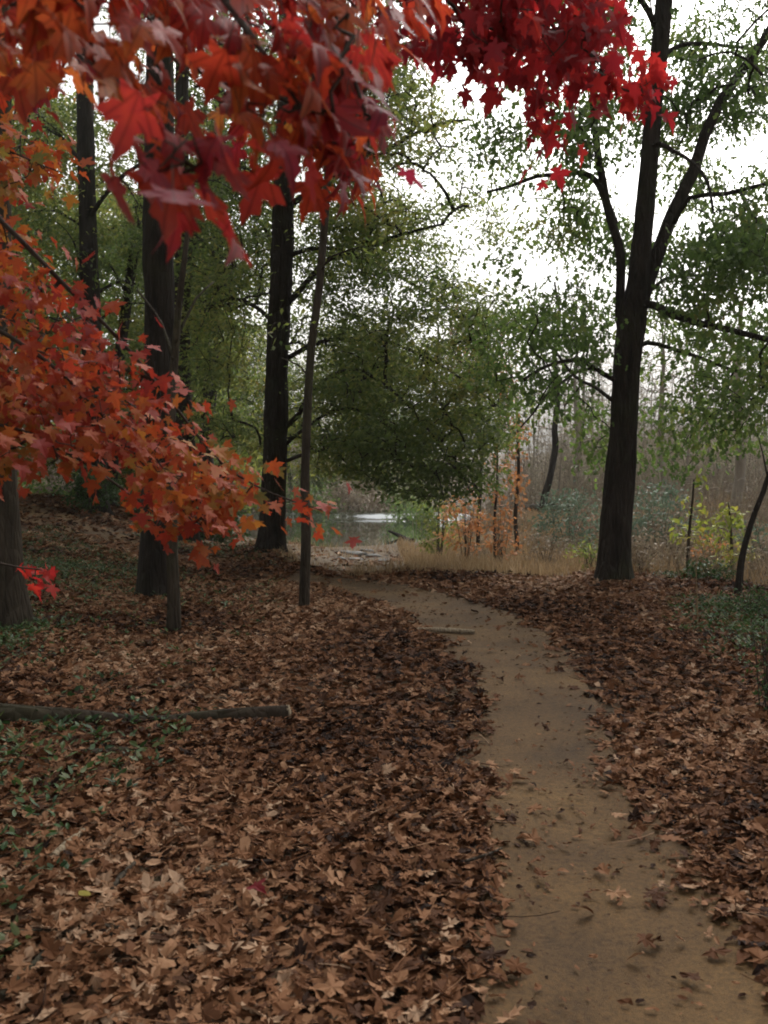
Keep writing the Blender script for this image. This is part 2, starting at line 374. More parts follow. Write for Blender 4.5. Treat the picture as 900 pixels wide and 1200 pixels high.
M_bark_oak = bark_mat('oak bark', (.012, .009, .007), (.052, .041, .031), 1, .4, 1.0)
M_bark_grey = bark_mat('grey bark', (.026, .02, .014), (.078, .062, .044), 1.3, .4, .6)
M_bark_dark = bark_mat('dark bark', (.011, .009, .007), (.04, .032, .025), 1, .2)
M_bark_thin = bark_mat('twig bark', (.035, .026, .02), (.075, .058, .046), 2, .1, .2)
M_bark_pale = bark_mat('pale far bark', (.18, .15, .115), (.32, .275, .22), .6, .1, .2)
M_log = bark_mat('mossy log bark', (.012, .008, .005), (.042, .03, .02), .8, .35, .5)
M_wood = bark_mat('bare dead wood', (.16, .12, .08), (.34, .27, .18), 2.5, 0, .5)

M_green = leaf_mat('oak leaves green', [(0, (.03, .052, .014)), (.35, (.06, .10, .024)), (.6, (.095, .145, .034)), (.82, (.15, .175, .045)), (1, (.22, .16, .05))], .5, .55, 1.7)
M_green_y = leaf_mat('beech leaves green and yellow', [(0, (.035, .058, .015)), (.35, (.085, .12, .03)), (.58, (.15, .175, .04)), (.78, (.22, .205, .05)), (.9, (.26, .18, .05)), (1, (.3, .12, .04))], .5, .6, 1.6)
M_red = leaf_mat('maple leaves scarlet', [(0, (.1, .006, .010)), (.3, (.2, .011, .016)), (.6, (.33, .018, .018)), (.85, (.43, .036, .02)), (1, (.42, .08, .03))], .52, .65, 1.45)
M_redorange = leaf_mat('maple leaves red orange', [(0, (.14, .012, .02)), (.2, (.2, .02, .02)), (.36, (.25, .024, .016)), (.55, (.32, .045, .016)), (.72, (.36, .085, .02)), (.86, (.34, .15, .026)), (1, (.13, .12, .028))], .4, .68, 1.2, .25)
M_litter = leaf_mat('dead oak leaves', [(0, (.014, .006, .0035)), (.22, (.057, .023, .010)), (.45, (.122, .050, .021)), (.66, (.20, .092, .043)), (.88, (.29, .158, .085)), (1, (.35, .225, .14))], .08, .75, 1, .22, .12)
M_redvein = vein_leaf_mat('near maple leaves', [(0, (.13, .010, .035)), (.2, (.22, .018, .04)), (.36, (.25, .018, .018)), (.55, (.36, .038, .016)), (.74, (.42, .10, .022)), (.88, (.38, .17, .03)), (1, (.16, .14, .03))], .5, 1.5)
M_orange = leaf_mat('autumn orange leaves', [(0, (.17, .08, .035)), (.4, (.4, .16, .055)), (.75, (.52, .26, .11)), (1, (.34, .3, .1))], .35, .6, 1.2)
M_pinkish = leaf_mat('faded pink brown leaves', [(0, (.16, .09, .06)), (.5, (.3, .18, .12)), (1, (.34, .28, .14))], .35, .6, 1.2)
M_yellow = leaf_mat('yellow green leaves', [(0, (.1, .17, .03)), (.5, (.3, .32, .05)), (1, (.42, .26, .06))], .4, .6, 1.2)
M_teal = leaf_mat('blue green leaves', [(0, (.06, .09, .055)), (.6, (.12, .17, .11)), (1, (.18, .21, .13))], .35, .6, 1.1)
M_ground_green = leaf_mat('ground ivy leaves', [(0, (.015, .04, .012)), (.6, (.05, .1, .025)), (1, (.1, .12, .04))], .3, .5, 1.2)
M_straw = leaf_mat('dry grass straw', [(0, (.17, .11, .055)), (.5, (.34, .23, .12)), (.85, (.46, .33, .19)), (1, (.2, .2, .08))], .25, .7, 1)
M_brush = leaf_mat('dry brown weeds', [(0, (.13, .095, .065)), (.5, (.26, .20, .135)), (.85, (.36, .29, .2)), (1, (.19, .21, .09))], .2, .7, 1)
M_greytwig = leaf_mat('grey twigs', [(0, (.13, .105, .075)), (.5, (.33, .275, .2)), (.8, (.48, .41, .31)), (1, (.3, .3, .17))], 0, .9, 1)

def ground_mat():
    m, t, o = mat('forest floor soil')
    n = noise(t, .7, 6); n2_ = noise(t, 22, 6, .7)
    v = t.nodes.new('ShaderNodeTexVoronoi'); v.inputs['Scale'].default_value = 13; g = t.nodes.new('ShaderNodeNewGeometry'); t.links.new(g.outputs['Position'], v.inputs['Vector'])
    bw = t.nodes.new('ShaderNodeSeparateColor'); t.links.new(v.outputs['Color'], bw.inputs[0])
    r = ramp(t, [(0, (.02, .011, .006)), (.5, (.065, .032, .018)), (1, (.13, .07, .038))]); t.links.new(bw.outputs[0], r.inputs[0])
    r2 = ramp(t, [(.35, (.05, .035, .02)), (.65, (.11, .085, .045))]); t.links.new(n2_.outputs[0], r2.inputs[0])
    # tan gravel and silt towards the creek and the plain
    sx = t.nodes.new('ShaderNodeSeparateXYZ'); t.links.new(g.outputs['Position'], sx.inputs[0])
    mr = t.nodes.new('ShaderNodeMapRange'); mr.inputs[1].default_value = 16.5; mr.inputs[2].default_value = 19; t.links.new(sx.outputs[1], mr.inputs[0])
    mz = t.nodes.new('ShaderNodeMapRange'); mz.inputs[1].default_value = .1; mz.inputs[2].default_value = -.25; t.links.new(sx.outputs[2], mz.inputs[0])
    mm = t.nodes.new('ShaderNodeMath'); mm.operation = 'MULTIPLY'; t.links.new(mr.outputs[0], mm.inputs[0]); t.links.new(mz.outputs[0], mm.inputs[1])
    r3 = ramp(t, [(.3, (.04, .027, .015)), (.7, (.115, .08, .045))]); t.links.new(n2_.outputs[0], r3.inputs[0])
    mx0 = t.nodes.new('ShaderNodeMix'); mx0.data_type = 'RGBA'; t.links.new(n.outputs[0], mx0.inputs[0]); t.links.new(r.outputs[0], mx0.inputs[6]); t.links.new(r2.outputs[0], mx0.inputs[7])
    mx = t.nodes.new('ShaderNodeMix'); mx.data_type = 'RGBA'; t.links.new(mm.outputs[0], mx.inputs[0]); t.links.new(mx0.outputs[2], mx.inputs[6]); t.links.new(r3.outputs[0], mx.inputs[7])
    b = t.nodes.new('ShaderNodeBump'); b.inputs['Strength'].default_value = .8; b.inputs['Distance'].default_value = .03; t.links.new(n2_.outputs[0], b.inputs['Height'])
    p = t.nodes.new('ShaderNodeBsdfPrincipled'); p.inputs['Roughness'].default_value = .95; p.inputs['Specular IOR Level'].default_value = .2
    t.links.new(mx.outputs[2], p.inputs['Base Color']); t.links.new(b.outputs[0], p.inputs['Normal']); t.links.new(p.outputs[0], o.inputs[0]); return m
def path_mat():
    m, t, o = mat('packed dirt')
    n = noise(t, 1.2, 9, .6); f = noise(t, 38, 10, .85); s = noise(t, 190, 3, .6)
    r = ramp(t, [(.28, (.056, .031, .012)), (.5, (.104, .058, .021)), (.72, (.168, .098, .036))]); t.links.new(n.outputs[0], r.inputs[0])
    r2 = ramp(t, [(.34, (.3, .27, .25)), (.5, (.95, .95, .95)), (.7, (1.6, 1.5, 1.35))]); t.links.new(f.outputs[0], r2.inputs[0])
    mx = t.nodes.new('ShaderNodeMix'); mx.data_type = 'RGBA'; mx.blend_type = 'MULTIPLY'; mx.inputs[0].default_value = .95
    t.links.new(r.outputs[0], mx.inputs[6]); t.links.new(r2.outputs[0], mx.inputs[7])
    r4 = ramp(t, [(.28, (.35, .3, .28)), (.42, (1, 1, 1))]); t.links.new(s.outputs[0], r4.inputs[0])
    mx2 = t.nodes.new('ShaderNodeMix'); mx2.data_type = 'RGBA'; mx2.blend_type = 'MULTIPLY'; mx2.inputs[0].default_value = .8
    t.links.new(mx.outputs[2], mx2.inputs[6]); t.links.new(r4.outputs[0], mx2.inputs[7])
    ad = t.nodes.new('ShaderNodeMath'); ad.operation = 'ADD'; t.links.new(f.outputs[0], ad.inputs[0]); t.links.new(s.outputs[0], ad.inputs[1])
    b = t.nodes.new('ShaderNodeBump'); b.inputs['Strength'].default_value = .7; b.inputs['Distance'].default_value = .012; t.links.new(ad.outputs[0], b.inputs['Height'])
    p = t.nodes.new('ShaderNodeBsdfPrincipled'); p.inputs['Roughness'].default_value = .85; p.inputs['Specular IOR Level'].default_value = .25
    t.links.new(mx2.outputs[2], p.inputs['Base Color']); t.links.new(b.outputs[0], p.inputs['Normal']); t.links.new(p.outputs[0], o.inputs[0]); return m
def water_mat():
    m, t, o = mat('creek water'); N = t.nodes.new; Lk = t.links.new
    n = noise(t, 1.5, 3, .5, scl=(1, .5, 1))
    b = N('ShaderNodeBump'); b.inputs['Strength'].default_value = .05; b.inputs['Distance'].default_value = .04; Lk(n.outputs[0], b.inputs['Height'])
    p = N('ShaderNodeBsdfPrincipled'); p.inputs['Roughness'].default_value = .03; p.inputs['IOR'].default_value = 1.33
    # broken white water where the bed steps up
    g = N('ShaderNodeNewGeometry'); sx = N('ShaderNodeSeparateXYZ'); Lk(g.outputs['Position'], sx.inputs[0])
    def bump_mask(sock, c, wd):
        a = N('ShaderNodeMath'); a.operation = 'SUBTRACT'; Lk(sock, a.inputs[0]); a.inputs[1].default_value = c
        q = N('ShaderNodeMath'); q.operation = 'ABSOLUTE'; Lk(a.outputs[0], q.inputs[0]); r_ = N('ShaderNodeMapRange'); r_.inputs[1].default_value = 0; r_.inputs[2].default_value = wd; r_.inputs[3].default_value = 1; r_.inputs[4].default_value = 0; Lk(q.outputs[0], r_.inputs[0]); return r_.outputs[0]
    my, mx_ = bump_mask(sx.outputs[1], 61., 1.6), bump_mask(sx.outputs[0], -.4, 3.2)
    mu = N('ShaderNodeMath'); mu.operation = 'MULTIPLY'; Lk(my, mu.inputs[0]); Lk(mx_, mu.inputs[1])
    nf = noise(t, 2.2, 6, .75, scl=(.6, 1.4, 1)); ad = N('ShaderNodeMath'); ad.operation = 'MULTIPLY'; Lk(mu.outputs[0], ad.inputs[0]); Lk(nf.outputs[0], ad.inputs[1])
    r = ramp(t, [(.2, (.025, .03, .02)), (.34, (.55, .58, .6))]); Lk(ad.outputs[0], r.inputs[0]); Lk(r.outputs[0], p.inputs['Base Color'])
    Lk(b.outputs[0], p.inputs['Normal']); Lk(p.outputs[0], o.inputs[0]); return m
def foam_mat():
    m, t, o = mat('white water')
    n = noise(t, 3, 5, .7, scl=(1, .4, 1)); r = ramp(t, [(.42, (.04, .045, .045)), (.62, (.5, .52, .54))]); t.links.new(n.outputs[0], r.inputs[0])
    p = t.nodes.new('ShaderNodeBsdfPrincipled'); p.inputs['Roughness'].default_value = .3; t.links.new(r.outputs[0], p.inputs['Base Color'])
    b = t.nodes.new('ShaderNodeBump'); b.inputs['Strength'].default_value = .6; t.links.new(n.outputs[0], b.inputs['Height']); t.links.new(b.outputs[0], p.inputs['Normal'])
    t.links.new(p.outputs[0], o.inputs[0]); return m
M_ground, M_path, M_water, M_foam = ground_mat(), path_mat(), water_mat(), foam_mat()
def rock_mat():
    m, t, o = mat('river stone'); n = noise(t, 6, 6); r = ramp(t, [(.3, (.03, .028, .024)), (.7, (.11, .1, .085))]); t.links.new(n.outputs[0], r.inputs[0])
    p = t.nodes.new('ShaderNodeBsdfPrincipled'); p.inputs['Roughness'].default_value = .8; t.links.new(r.outputs[0], p.inputs['Base Color']); t.links.new(p.outputs[0], o.inputs[0]); return m
M_rock = rock_mat()

# ------------------------------------------------------------------ path outline (from the trail's two edges)
EL = [(570, 1200), (572, 1100), (583, 1000), (568, 930), (556, 880), (550, 830), (545, 790), (520, 755), (490, 733), (455, 712), (415, 697), (372, 684)]
ER = [(965, 1200), (885, 1100), (800, 1000), (742, 930), (712, 880), (696, 830), (676, 790), (650, 755), (618, 733), (575, 712), (520, 697), (455, 684)]
L_ = [G(*p)[:2] for p in EL]; R_ = [G(*p)[:2] for p in ER]
L_[:0] = [np.array((-.15, -8.)), np.array((.05, -3.)), np.array((.22, 0.))]; R_[:0] = [np.array((1.1, -8.)), np.array((1.15, -3.)), np.array((1.15, 0.))]
for (a, b) in (((310, 682), (330, 668)), ((240, 672), (240, 656)), ((165, 655), (170, 636)), ((100, 636), (110, 616)), ((35, 612), (40, 592))):
    L_.append(G(*a)[:2]); R_.append(G(*b)[:2])
L_.append(L_[-1] + np.array((-12, 5.))); R_.append(R_[-1] + np.array((-12, 6.)))
L_ = resample(np.c_[np.array(L_), np.zeros(len(L_))], np.zeros(len(L_)), .22)[0][:, :2]
L0 = np.array(L_)
Rr = np.array(R_); Rr = resample(np.c_[Rr, np.zeros(len(Rr))], np.zeros(len(Rr)), .02)[0][:, :2]
# pair each left-edge point with the right edge at the same share of the length
def share(p): s = np.concatenate([[0], np.cumsum(np.linalg.norm(np.diff(p, axis=0), axis=1))]); return s
kl = np.array(L0); 
Rr_i = []
j = 0
for q in kl:
    dd = np.linalg.norm(Rr - q, axis=1); dd[:j] = 1e9; dd[j + 400:] = 1e9; j = int(np.argmin(dd)); Rr_i.append(Rr[j])
Rr_i = np.array(Rr_i)
for _ in range(3): Rr_i[1:-1] = (Rr_i[:-2] + Rr_i[1:-1] * 2 + Rr_i[2:]) / 4
PC = (kl + Rr_i) / 2; PW = np.linalg.norm(kl - Rr_i, axis=1) / 2
def path_d(x, y):
    """signed distance beyond the path's edge (negative on the path)"""
    x = np.asarray(x, float); y = np.asarray(y, float); out = np.full(x.shape, 99.)
    fx, fy, fo = x.ravel(), y.ravel(), out.ravel()
    for a in range(0, len(fx), 20000):
        dx = fx[a:a + 20000, None] - PC[None, :, 0]; dy = fy[a:a + 20000, None] - PC[None, :, 1]
        fo[a:a + 20000] = np.min(np.hypot(dx, dy) - PW[None], axis=1)
    return fo.reshape(x.shape)

# ------------------------------------------------------------------ structure
def warp(n, lo, hi, c, k):
    t = np.linspace(-1, 1, n); s = np.sinh(t * k) / math.sinh(k); return np.where(s < 0, c + s * (c - lo), c + s * (hi - c))
def ground():
    xs = warp(340, -1500, 1500, 0, 7.2); ys = warp(460, -600, 1500, 7, 6.6)
    X, Y = np.meshgrid(xs, ys); Z = H(X, Y)
    near = (np.abs(X) < 25) & (Y < 45) & (Y > -12)
    pd = np.full(X.shape, 99.); pd[near] = path_d(X[near], Y[near])
    Z = Z - .07 * ss((.12 - pd) / .25)
    n, m = X.shape; i = np.arange(n - 1)[:, None] * m + np.arange(m - 1)[None]
    F = np.stack([i, i + 1, i + m + 1, i + m], -1).reshape(-1, 4)
    mb = MB(); mb.add(np.stack([X, Y, Z], -1), F); tag(mb.build('ground', M_ground), 'leafy forest floor sloping down to the creek', kind='structure')
ground()
def path():
    k = 15; t = np.linspace(-.12, 1.12, k)[None, :, None]
    V = kl[:, None] * (1 - t) + Rr_i[:, None] * t
    V = V + .04 * (n2(V[..., 0], V[..., 1], 2.3, 3.)[..., None] - .5)
    z = H(V[..., 0], V[..., 1]) - .03 * np.cos((np.linspace(-1, 1, k)) * 1.57)[None] + .01 - .07 * (np.abs(np.linspace(-1.24, 1.24, k)) > 1.12)[None]
    n = len(V); i = np.arange(n - 1)[:, None] * k + np.arange(k - 1)[None]
    mb = MB(); mb.add(np.concatenate([V, z[..., None]], -1), np.stack([i, i + 1, i + k + 1, i + k], -1).reshape(-1, 4))
    tag(mb.build('path', M_path), 'narrow trodden dirt trail curving through the fallen leaves', kind='structure')
path()
def water():
    xs = np.linspace(-150, 110, 200); ys = np.linspace(30, 250, 240); X, Y = np.meshgrid(xs, ys)
    Z = -1.1 + .34 * ss((Y - 60) / 2.2) + 0 * X
    Z = np.where(X < -14, -1.1, Z)
    n, m = X.shape; i = np.arange(n - 1)[:, None] * m + np.arange(m - 1)[None]
    F = np.stack([i, i + 1, i + m + 1, i + m], -1).reshape(-1, 4)
    c = ((X + 0)[:-1, :-1].ravel(), Y[:-1, :-1].ravel())
    keep = (pdist(c[0], c[1], CH) < 17); fo = keep & (c[1] > 60.5) & (c[1] < 61.5) & (c[0] > -2.6) & (c[0] < 2.4) & (n2(c[0] * 1.5, c[1] * 3, 1.) > .4)
    mb = MB(); V = np.stack([X, Y, Z], -1).reshape(-1, 3); mb.add(V, F[keep]); o = 0
    tag(mb.build('water', M_water), 'calm dark creek with a small white riffle upstream', kind='structure')
water()

# ------------------------------------------------------------------ trees
def tree_obj(name, base, label, group=None, cat='tree'): return empty(name, base, label, cat, group)
def trunk_part(par, pts, rad, m, base, sides=18, step=.12, name='trunk', rough=.1, flare=.5, seed=0):
    p, r = resample(pts, rad, step)
    if sides < 15: p = p + .07 * ss((p[:, 2:3] - p[0, 2]) / 1.5) * (np.stack([n3(p + seed, .9), n3(p + 9 + seed, .9), p[:, 2] * 0 + .5], -1) - .5) * 2
    mb = MB(); add_tube(mb, p, r, sides, rough=rough, flare=flare, seed=seed)
    mb.build(name, m, par, base); return p
def limb_part(par, pts, rad, m, base, sides=8, step=.2, wob=.02, name='limb'):
    p, r = resample(pts, rad, step); p = p + wob * (np.stack([n3(p, 2.), n3(p + 9, 2.), n3(p + 19, 2.)], -1) - .5) * 2
    mb = MB(); add_tube(mb, p, r, sides, rough=.08); o = mb.build(name, m, par, base); return p, o

def pix_trunk(pixels, d, base_sink=.12):
    """[(x, y, width_px)] base first -> points and radii, all at about distance d"""
    a = np.array(pixels, float); dd = d if np.ndim(d) else np.full(len(a), float(d))
    pts = P(a[:, 0], a[:, 1], dd); rad = a[:, 2] / 2 / F_PX * dd
    z = H(pts[0, 0], pts[0, 1]); pts[0, 2] = z - base_sink
    return pts, rad

# --- big oak at the right of the trail
def big_oak():
    D = 14.2
    pts, rad = pix_trunk([(718, 684, 38), (722, 620, 37), (727, 560, 34), (731, 490, 31), (734, 430, 31), (740, 385, 32), (748, 330, 25), (754, 270, 22.5), (760, 200, 21), (766, 120, 20), (775, 40, 19), (782, -60, 17), (790, -220, 13), (800, -420, 8), (806, -560, 3)], D)
    b = (pts[0, 0], pts[0, 1], H(pts[0, 0], pts[0, 1]))
    t = tree_obj('oak_tree', b, 'tall dark-barked oak with forked trunk standing alone where the leaf litter meets the weeds')
    trk = trunk_part(t, pts, rad, M_bark_oak, b, 22, seed=1, flare=.42)
    L = []
    def lb(px, w, dz, sides=8):
        a = np.array(px, float); dd = D + np.linspace(0, 1, len(a)) ** 1.2 * dz
        p = P(a[:, 0], a[:, 1], dd); r = np.linspace(w[0], w[1], len(a)) / 2 / F_PX * dd
        q, _ = limb_part(t, p, r, M_bark_oak, b, sides); L.append(q[len(q) // 5:])
    lb([(733, 412), (727, 370), (727, 320), (722, 280), (710, 235), (702, 190), (696, 140), (694, 60), (690, -60), (680, -160)], (13, 5), -.6, 10)
    lb([(746, 372), (762, 320), (777, 280), (790, 245), (812, 200), (824, 160), (845, 118), (868, 85), (895, 45), (930, -20), (970, -120)], (18, 8), .8, 10)
    lb([(740, 356), (765, 358), (790, 370), (820, 379), (855, 386), (905, 398), (980, 420)], (10, 6), -2.2)
    lb([(742, 408), (760, 402), (785, 408), (820, 420), (860, 434), (905, 447), (960, 470)], (6, 3), 1.6)
    lb([(724, 448), (705, 438), (688, 426), (665, 422), (640, 430), (615, 445)], (7, 3), -1.2)
    lb([(700, 434), (680, 434), (655, 452), (635, 470), (610, 500)], (4, 2), -2.)
    lb([(720, 262), (708, 230), (698, 212), (682, 202), (655, 205), (630, 206), (600, 218), (570, 225)], (9, 3), 1.)
    lb([(757, 176), (772, 168), (790, 178), (812, 190), (830, 215), (836, 250)], (6, 3), -1.5)
    lb([(764, 80), (780, 62), (805, 52), (840, 52), (885, 58), (930, 70)], (6, 3), 2.)
    lb([(790, 262), (808, 232), (850, 228), (875, 222), (905, 214), (960, 200)], (6, 4), -2.)
    lb([(868, 226), (880, 248), (895, 268), (915, 290), (930, 330)], (5, 3), -2.4)
    lb([(768, 30), (745, -10), (700, -60), (640, -90), (590, -100)], (8, 3), -1.5)
    lb([(780, -100), (830, -180), (900, -260), (980, -300)], (8, 3), 2.5)
    lb([(742, 390), (752, 352), (775, 330), (800, 322), (850, 320), (900, 300)], (5, 3), 3.)
    lb([(718, 470), (700, 455), (672, 440), (640, 400), (600, 380), (570, 390)], (5, 2), 3.)
    L.append(trk[len(trk) // 2:])
    A = [zone([(745, 290), (905, 260), (960, 470), (880, 480), (760, 440)], 190, 11.5, 17.5, .5, .7),
         zone([(760, 290), (900, 240), (930, 400), (790, 410)], 40, 11.5, 17.5, .42),
         zone([(600, 330), (740, 280), (735, 470), (600, 480)], 85, 12, 17, .5, .7),
         zone([(560, 370), (660, 360), (640, 470), (560, 450)], 40, 13, 17, .4),
         zone([(755, 20), (905, 0), (905, 120), (840, 180), (820, 250), (755, 250)], 210, 12, 17, .5, .7),
         zone([(660, 130), (750, 60), (750, 300), (650, 300)], 100, 12.5, 16.5, .5, .7),
         zone([(540, 120), (690, 120), (700, 280), (600, 380), (560, 250)], 65, 13, 17, .5, .7),
         zone([(640, 470), (725, 430), (725, 560), (690, 550)], 28, 13, 16, .4),
         zone([(745, 430), (905, 440), (905, 520), (800, 560), (745, 540)], 70, 12.5, 16, .45),
         zone([(840, 200), (960, 210), (960, 330), (840, 330)], 50, 11.5, 15.5, .4),
         zone([(540, -20), (760, -20), (760, 90), (640, 110), (560, 90)], 80, 12.5, 16.5, .42),
         zone([(450, -420), (1100, -420), (1100, 10), (450, 10)], 520, 10, 19, .42)]
    mb = MB()
    AA = clear_of(np.concatenate(A), [(718, 684), (734, 430), (754, 270), (766, 120), (782, -60)], 40, D, .6)
    AA = clear_of(AA, [(733, 400), (777, 280), (812, 200), (845, 118), (895, 45)], 22, D, .3)
    grow(mb, L, AA, .005, .03, dict(n=32, spread=.19, flat=.75, droop=.62, rd=.55, rn=.7, size=.1, tmpl=T_lobe, reach=1.0, cs=1.3))
    mb.build('crown', [M_bark_oak, M_green], t, b)
big_oak()

def pads_tree(name, label, pixels, D, barkm, limbs, zones, leafkw, leafm, seed=0, sides=16, flare=.4, group=None, r0=.008):
    pts, rad = pix_trunk(pixels, D)
    b = (pts[0, 0], pts[0, 1], H(pts[0, 0], pts[0, 1]))
    t = tree_obj(name, b, label, group)
    trk = trunk_part(t, pts, rad, barkm, b, sides, seed=seed, flare=flare)
    L = [trk[len(trk) // 3:]]
    D0 = D if not np.ndim(D) else D[0]
    for px, w, dz in limbs:
        a = np.array(px, float); dd = D0 + np.linspace(0, 1, len(a)) ** 1.2 * dz
        p = P(a[:, 0], a[:, 1], dd); r = np.linspace(w[0], w[1], len(a)) / 2 / F_PX * dd
        q, _ = limb_part(t, p, r, barkm, b, 7); L.append(q[len(q) // 5:])
    if zones:
        A = clear_of(np.concatenate([zone(*z) for z in zones]), pixels, 46, D0, 1.0)
        for ln, hw, dd in (([(318, 640), (326, 400), (332, 260), (338, -100)], 26, 20.), ([(185, 698), (187, 380), (188, 0)], 30, 12.3), ([(112, 598), (102, 240), (96, -120)], 22, 27.)):
            if D0 > dd - 4: A = clear_of(A, ln, hw, dd, .5)
        mb = MB()
        grow(mb, L, A, r0, .04, leafkw); mb.build('crown', [barkm, leafm], t, b)
    return t

LK = dict(tone=-.07, n=54, spread=.3, flat=.3, droop=.2, rd=.5, rn=.45, size=.12, reach=1.6, cs=.8, tmpl=T_oval)
# --- dark oak beside the creek
pads_tree('oak_tree', 'straight dark oak on the creek bank, low boughs reaching over the water',
    [(318, 640, 33), (320, 600, 30), (322, 540, 28), (324, 470, 27), (326, 400, 26), (329, 330, 26), (332, 260, 24), (334, 180, 22), (336, 60, 20), (338, -100, 16), (340, -300, 10), (341, -420, 4)], 20., M_bark_oak,
    [([(336, 356), (352, 340), (372, 316), (395, 300), (430, 290), (470, 274), (520, 262)], (8, 3), -3.),
     ([(334, 300), (380, 290), (440, 310), (510, 350), (570, 400)], (6, 2), -2.5),
     ([(336, 420), (380, 400), (450, 400), (520, 430), (590, 480)], (6, 2), -1.5),
     ([(335, 500), (350, 485), (362, 462), (380, 446), (412, 434), (450, 450), (500, 500), (540, 560)], (7, 2), -3.5),
     ([(336, 520), (360, 500), (400, 478), (440, 490), (480, 520)], (5, 2), -1.),
     ([(336, 540), (365, 530), (400, 525), (440, 535)], (5, 2), 3.),
     ([(322, 380), (300, 360), (270, 350), (235, 365)], (6, 3), 2.),
     ([(330, 250), (370, 220), (430, 190), (500, 150), (550, 140)], (8, 3), -2.),
     ([(336, 150), (390, 100), (450, 60), (520, 40)], (7, 3), 2.),
     ([(330, 230), (290, 200), (240, 170), (200, 180)], (7, 3), -2.),
     ([(335, 60), (300, 10), (240, -30)], (7, 3), 2.)],
    [([(345, 430), (470, 420), (560, 460), (590, 520), (560, 585), (500, 600), (455, 575), (420, 560), (345, 520)], 330, 15.5, 23, .40, .9),
     ([(470, 430), (590, 440), (620, 480), (590, 530), (490, 510)], 90, 15.5, 22, .40, .8),
     ([(345, 230), (470, 230), (555, 320), (600, 400), (560, 450), (345, 450)], 330, 15.5, 24, .48, .5),
     ([(470, 300), (590, 340), (620, 420), (560, 440), (480, 400)], 45, 15.5, 22, .44, .7),
     ([(345, 250), (450, 260), (470, 420), (440, 560), (345, 560)], 330, 17, 26, .36, .9),
     ([(350, 60), (480, 60), (560, 200), (600, 290), (480, 260), (345, 250)], 190,
     15.5, 24, .47, .6),
     ([(330, 40), (440, 40), (480, 160), (490, 260), (345, 280)], 260, 15.5, 24, .47, .6),
     ([(210, 150), (345, 100), (345, 500), (300, 560), (215, 480)], 620, 17, 26, .3, .9),
     ([(150, -350), (650, -350), (560, 60), (150, 150)], 170, 14, 26, .42, .5)],
    LK, M_green_y, 2)
# --- oak with a stout trunk near the trail bend
pads_tree('oak_tree', 'stout brown oak trunk behind the red boughs, a thin grey sapling at its foot',
    [(185, 698, 42), (186, 640, 40), (186, 560, 38), (187, 470, 37), (187, 380, 36), (186, 300, 35), (186, 220, 34), (187, 120, 32), (188, 0, 30), (190, -200, 24), (192, -450, 16), (194, -700, 6)], 12.3, M_bark_dark,
    [([(190, -60), (260, -120), (350, -160), (450, -180)], (14, 5), 3.), ([(186, -100), (120, -180), (40, -260)], (14, 5), 2.),
     ([(190, -220), (280, -320), (400, -380)], (12, 5), -3.), ([(188, 40), (230, 0), (290, -20), (340, -10)], (9, 3), 4.)],
    [([(-200, -700), (620, -700), (560, -140), (420, -60), (60, -60), (-100, 100)], 230, 7, 18, .42, .6),
     ([(180, -80), (420, -100), (400, 40), (300, 90), (190, 60)], 70, 14, 18, .4, .6)],
    dict(LK, size=.12, spread=.26, n=44), M_green_y, 3, flare=.3)
# --- left edge trunk
pads_tree('oak_tree', 'grey-brown trunk cut off by the photo edge, deep red leaves beside its foot',
    [(12, 735, 46), (6, 660, 42), (2, 580, 38), (-1, 480, 36), (-3, 380, 34), (-4, 280, 33), (-4, 180, 32), (-4, 60, 30), (-4, -120, 26), (-4, -400, 18), (-4, -700, 6)], 9.8, M_bark_grey,
    [([(-4, -200), (60, -280), (140, -330)], (14, 5), 3.), ([(-4, -100), (-80, -200), (-200, -260)], (14, 5), -2.)],
    [([(-500, -900), (300, -900), (300, -300), (-100, -180), (-500, -100)], 260, 6, 14, .42, .6)],
    dict(LK, size=.12, spread=.26, n=40), M_green_y, 4, flare=.3)
# --- dark tree further up the slope
pads_tree('oak_tree', 'blackish oak trunk up the slope beyond the trail, ivy thick round its foot',
    [(112, 598, 30), (113, 560, 26), (112, 500, 24), (109, 420, 23), (105, 330, 22), (102, 240, 20), (100, 150, 19), (98, 40, 17), (96, -120, 14), (94, -300, 6)], 27., M_bark_dark,
    [([(102, 260), (130, 220), (170, 190), (220, 180)], (6, 3), -3.), ([(100, 200), (70, 160), (30, 140)], (6, 3), 2.), ([(106, 350), (140, 330), (180, 340)], (5, 2), 2.), ([(108, 420), (80, 380), (40, 370)], (5, 2), 2.)],
    [([(112, 150), (260, 120), (260, 420), (200, 440), (170, 300), (115, 300)], 220, 22, 31, .42, .45),
     ([(-20, 120), (100, 90), (100, 330), (60, 420), (-20, 420)], 60, 22, 31, .47, .45),
     ([(-40, -200), (260, -200), (260, 130), (-40, 130)], 130, 21, 33, .45, .45),
     ([(20, 380), (260, 400), (260, 560), (20, 560)], 190, 27, 34, .4, .45)],
    dict(LK, n=50, spread=.34, size=.15), M_green_y, 5)
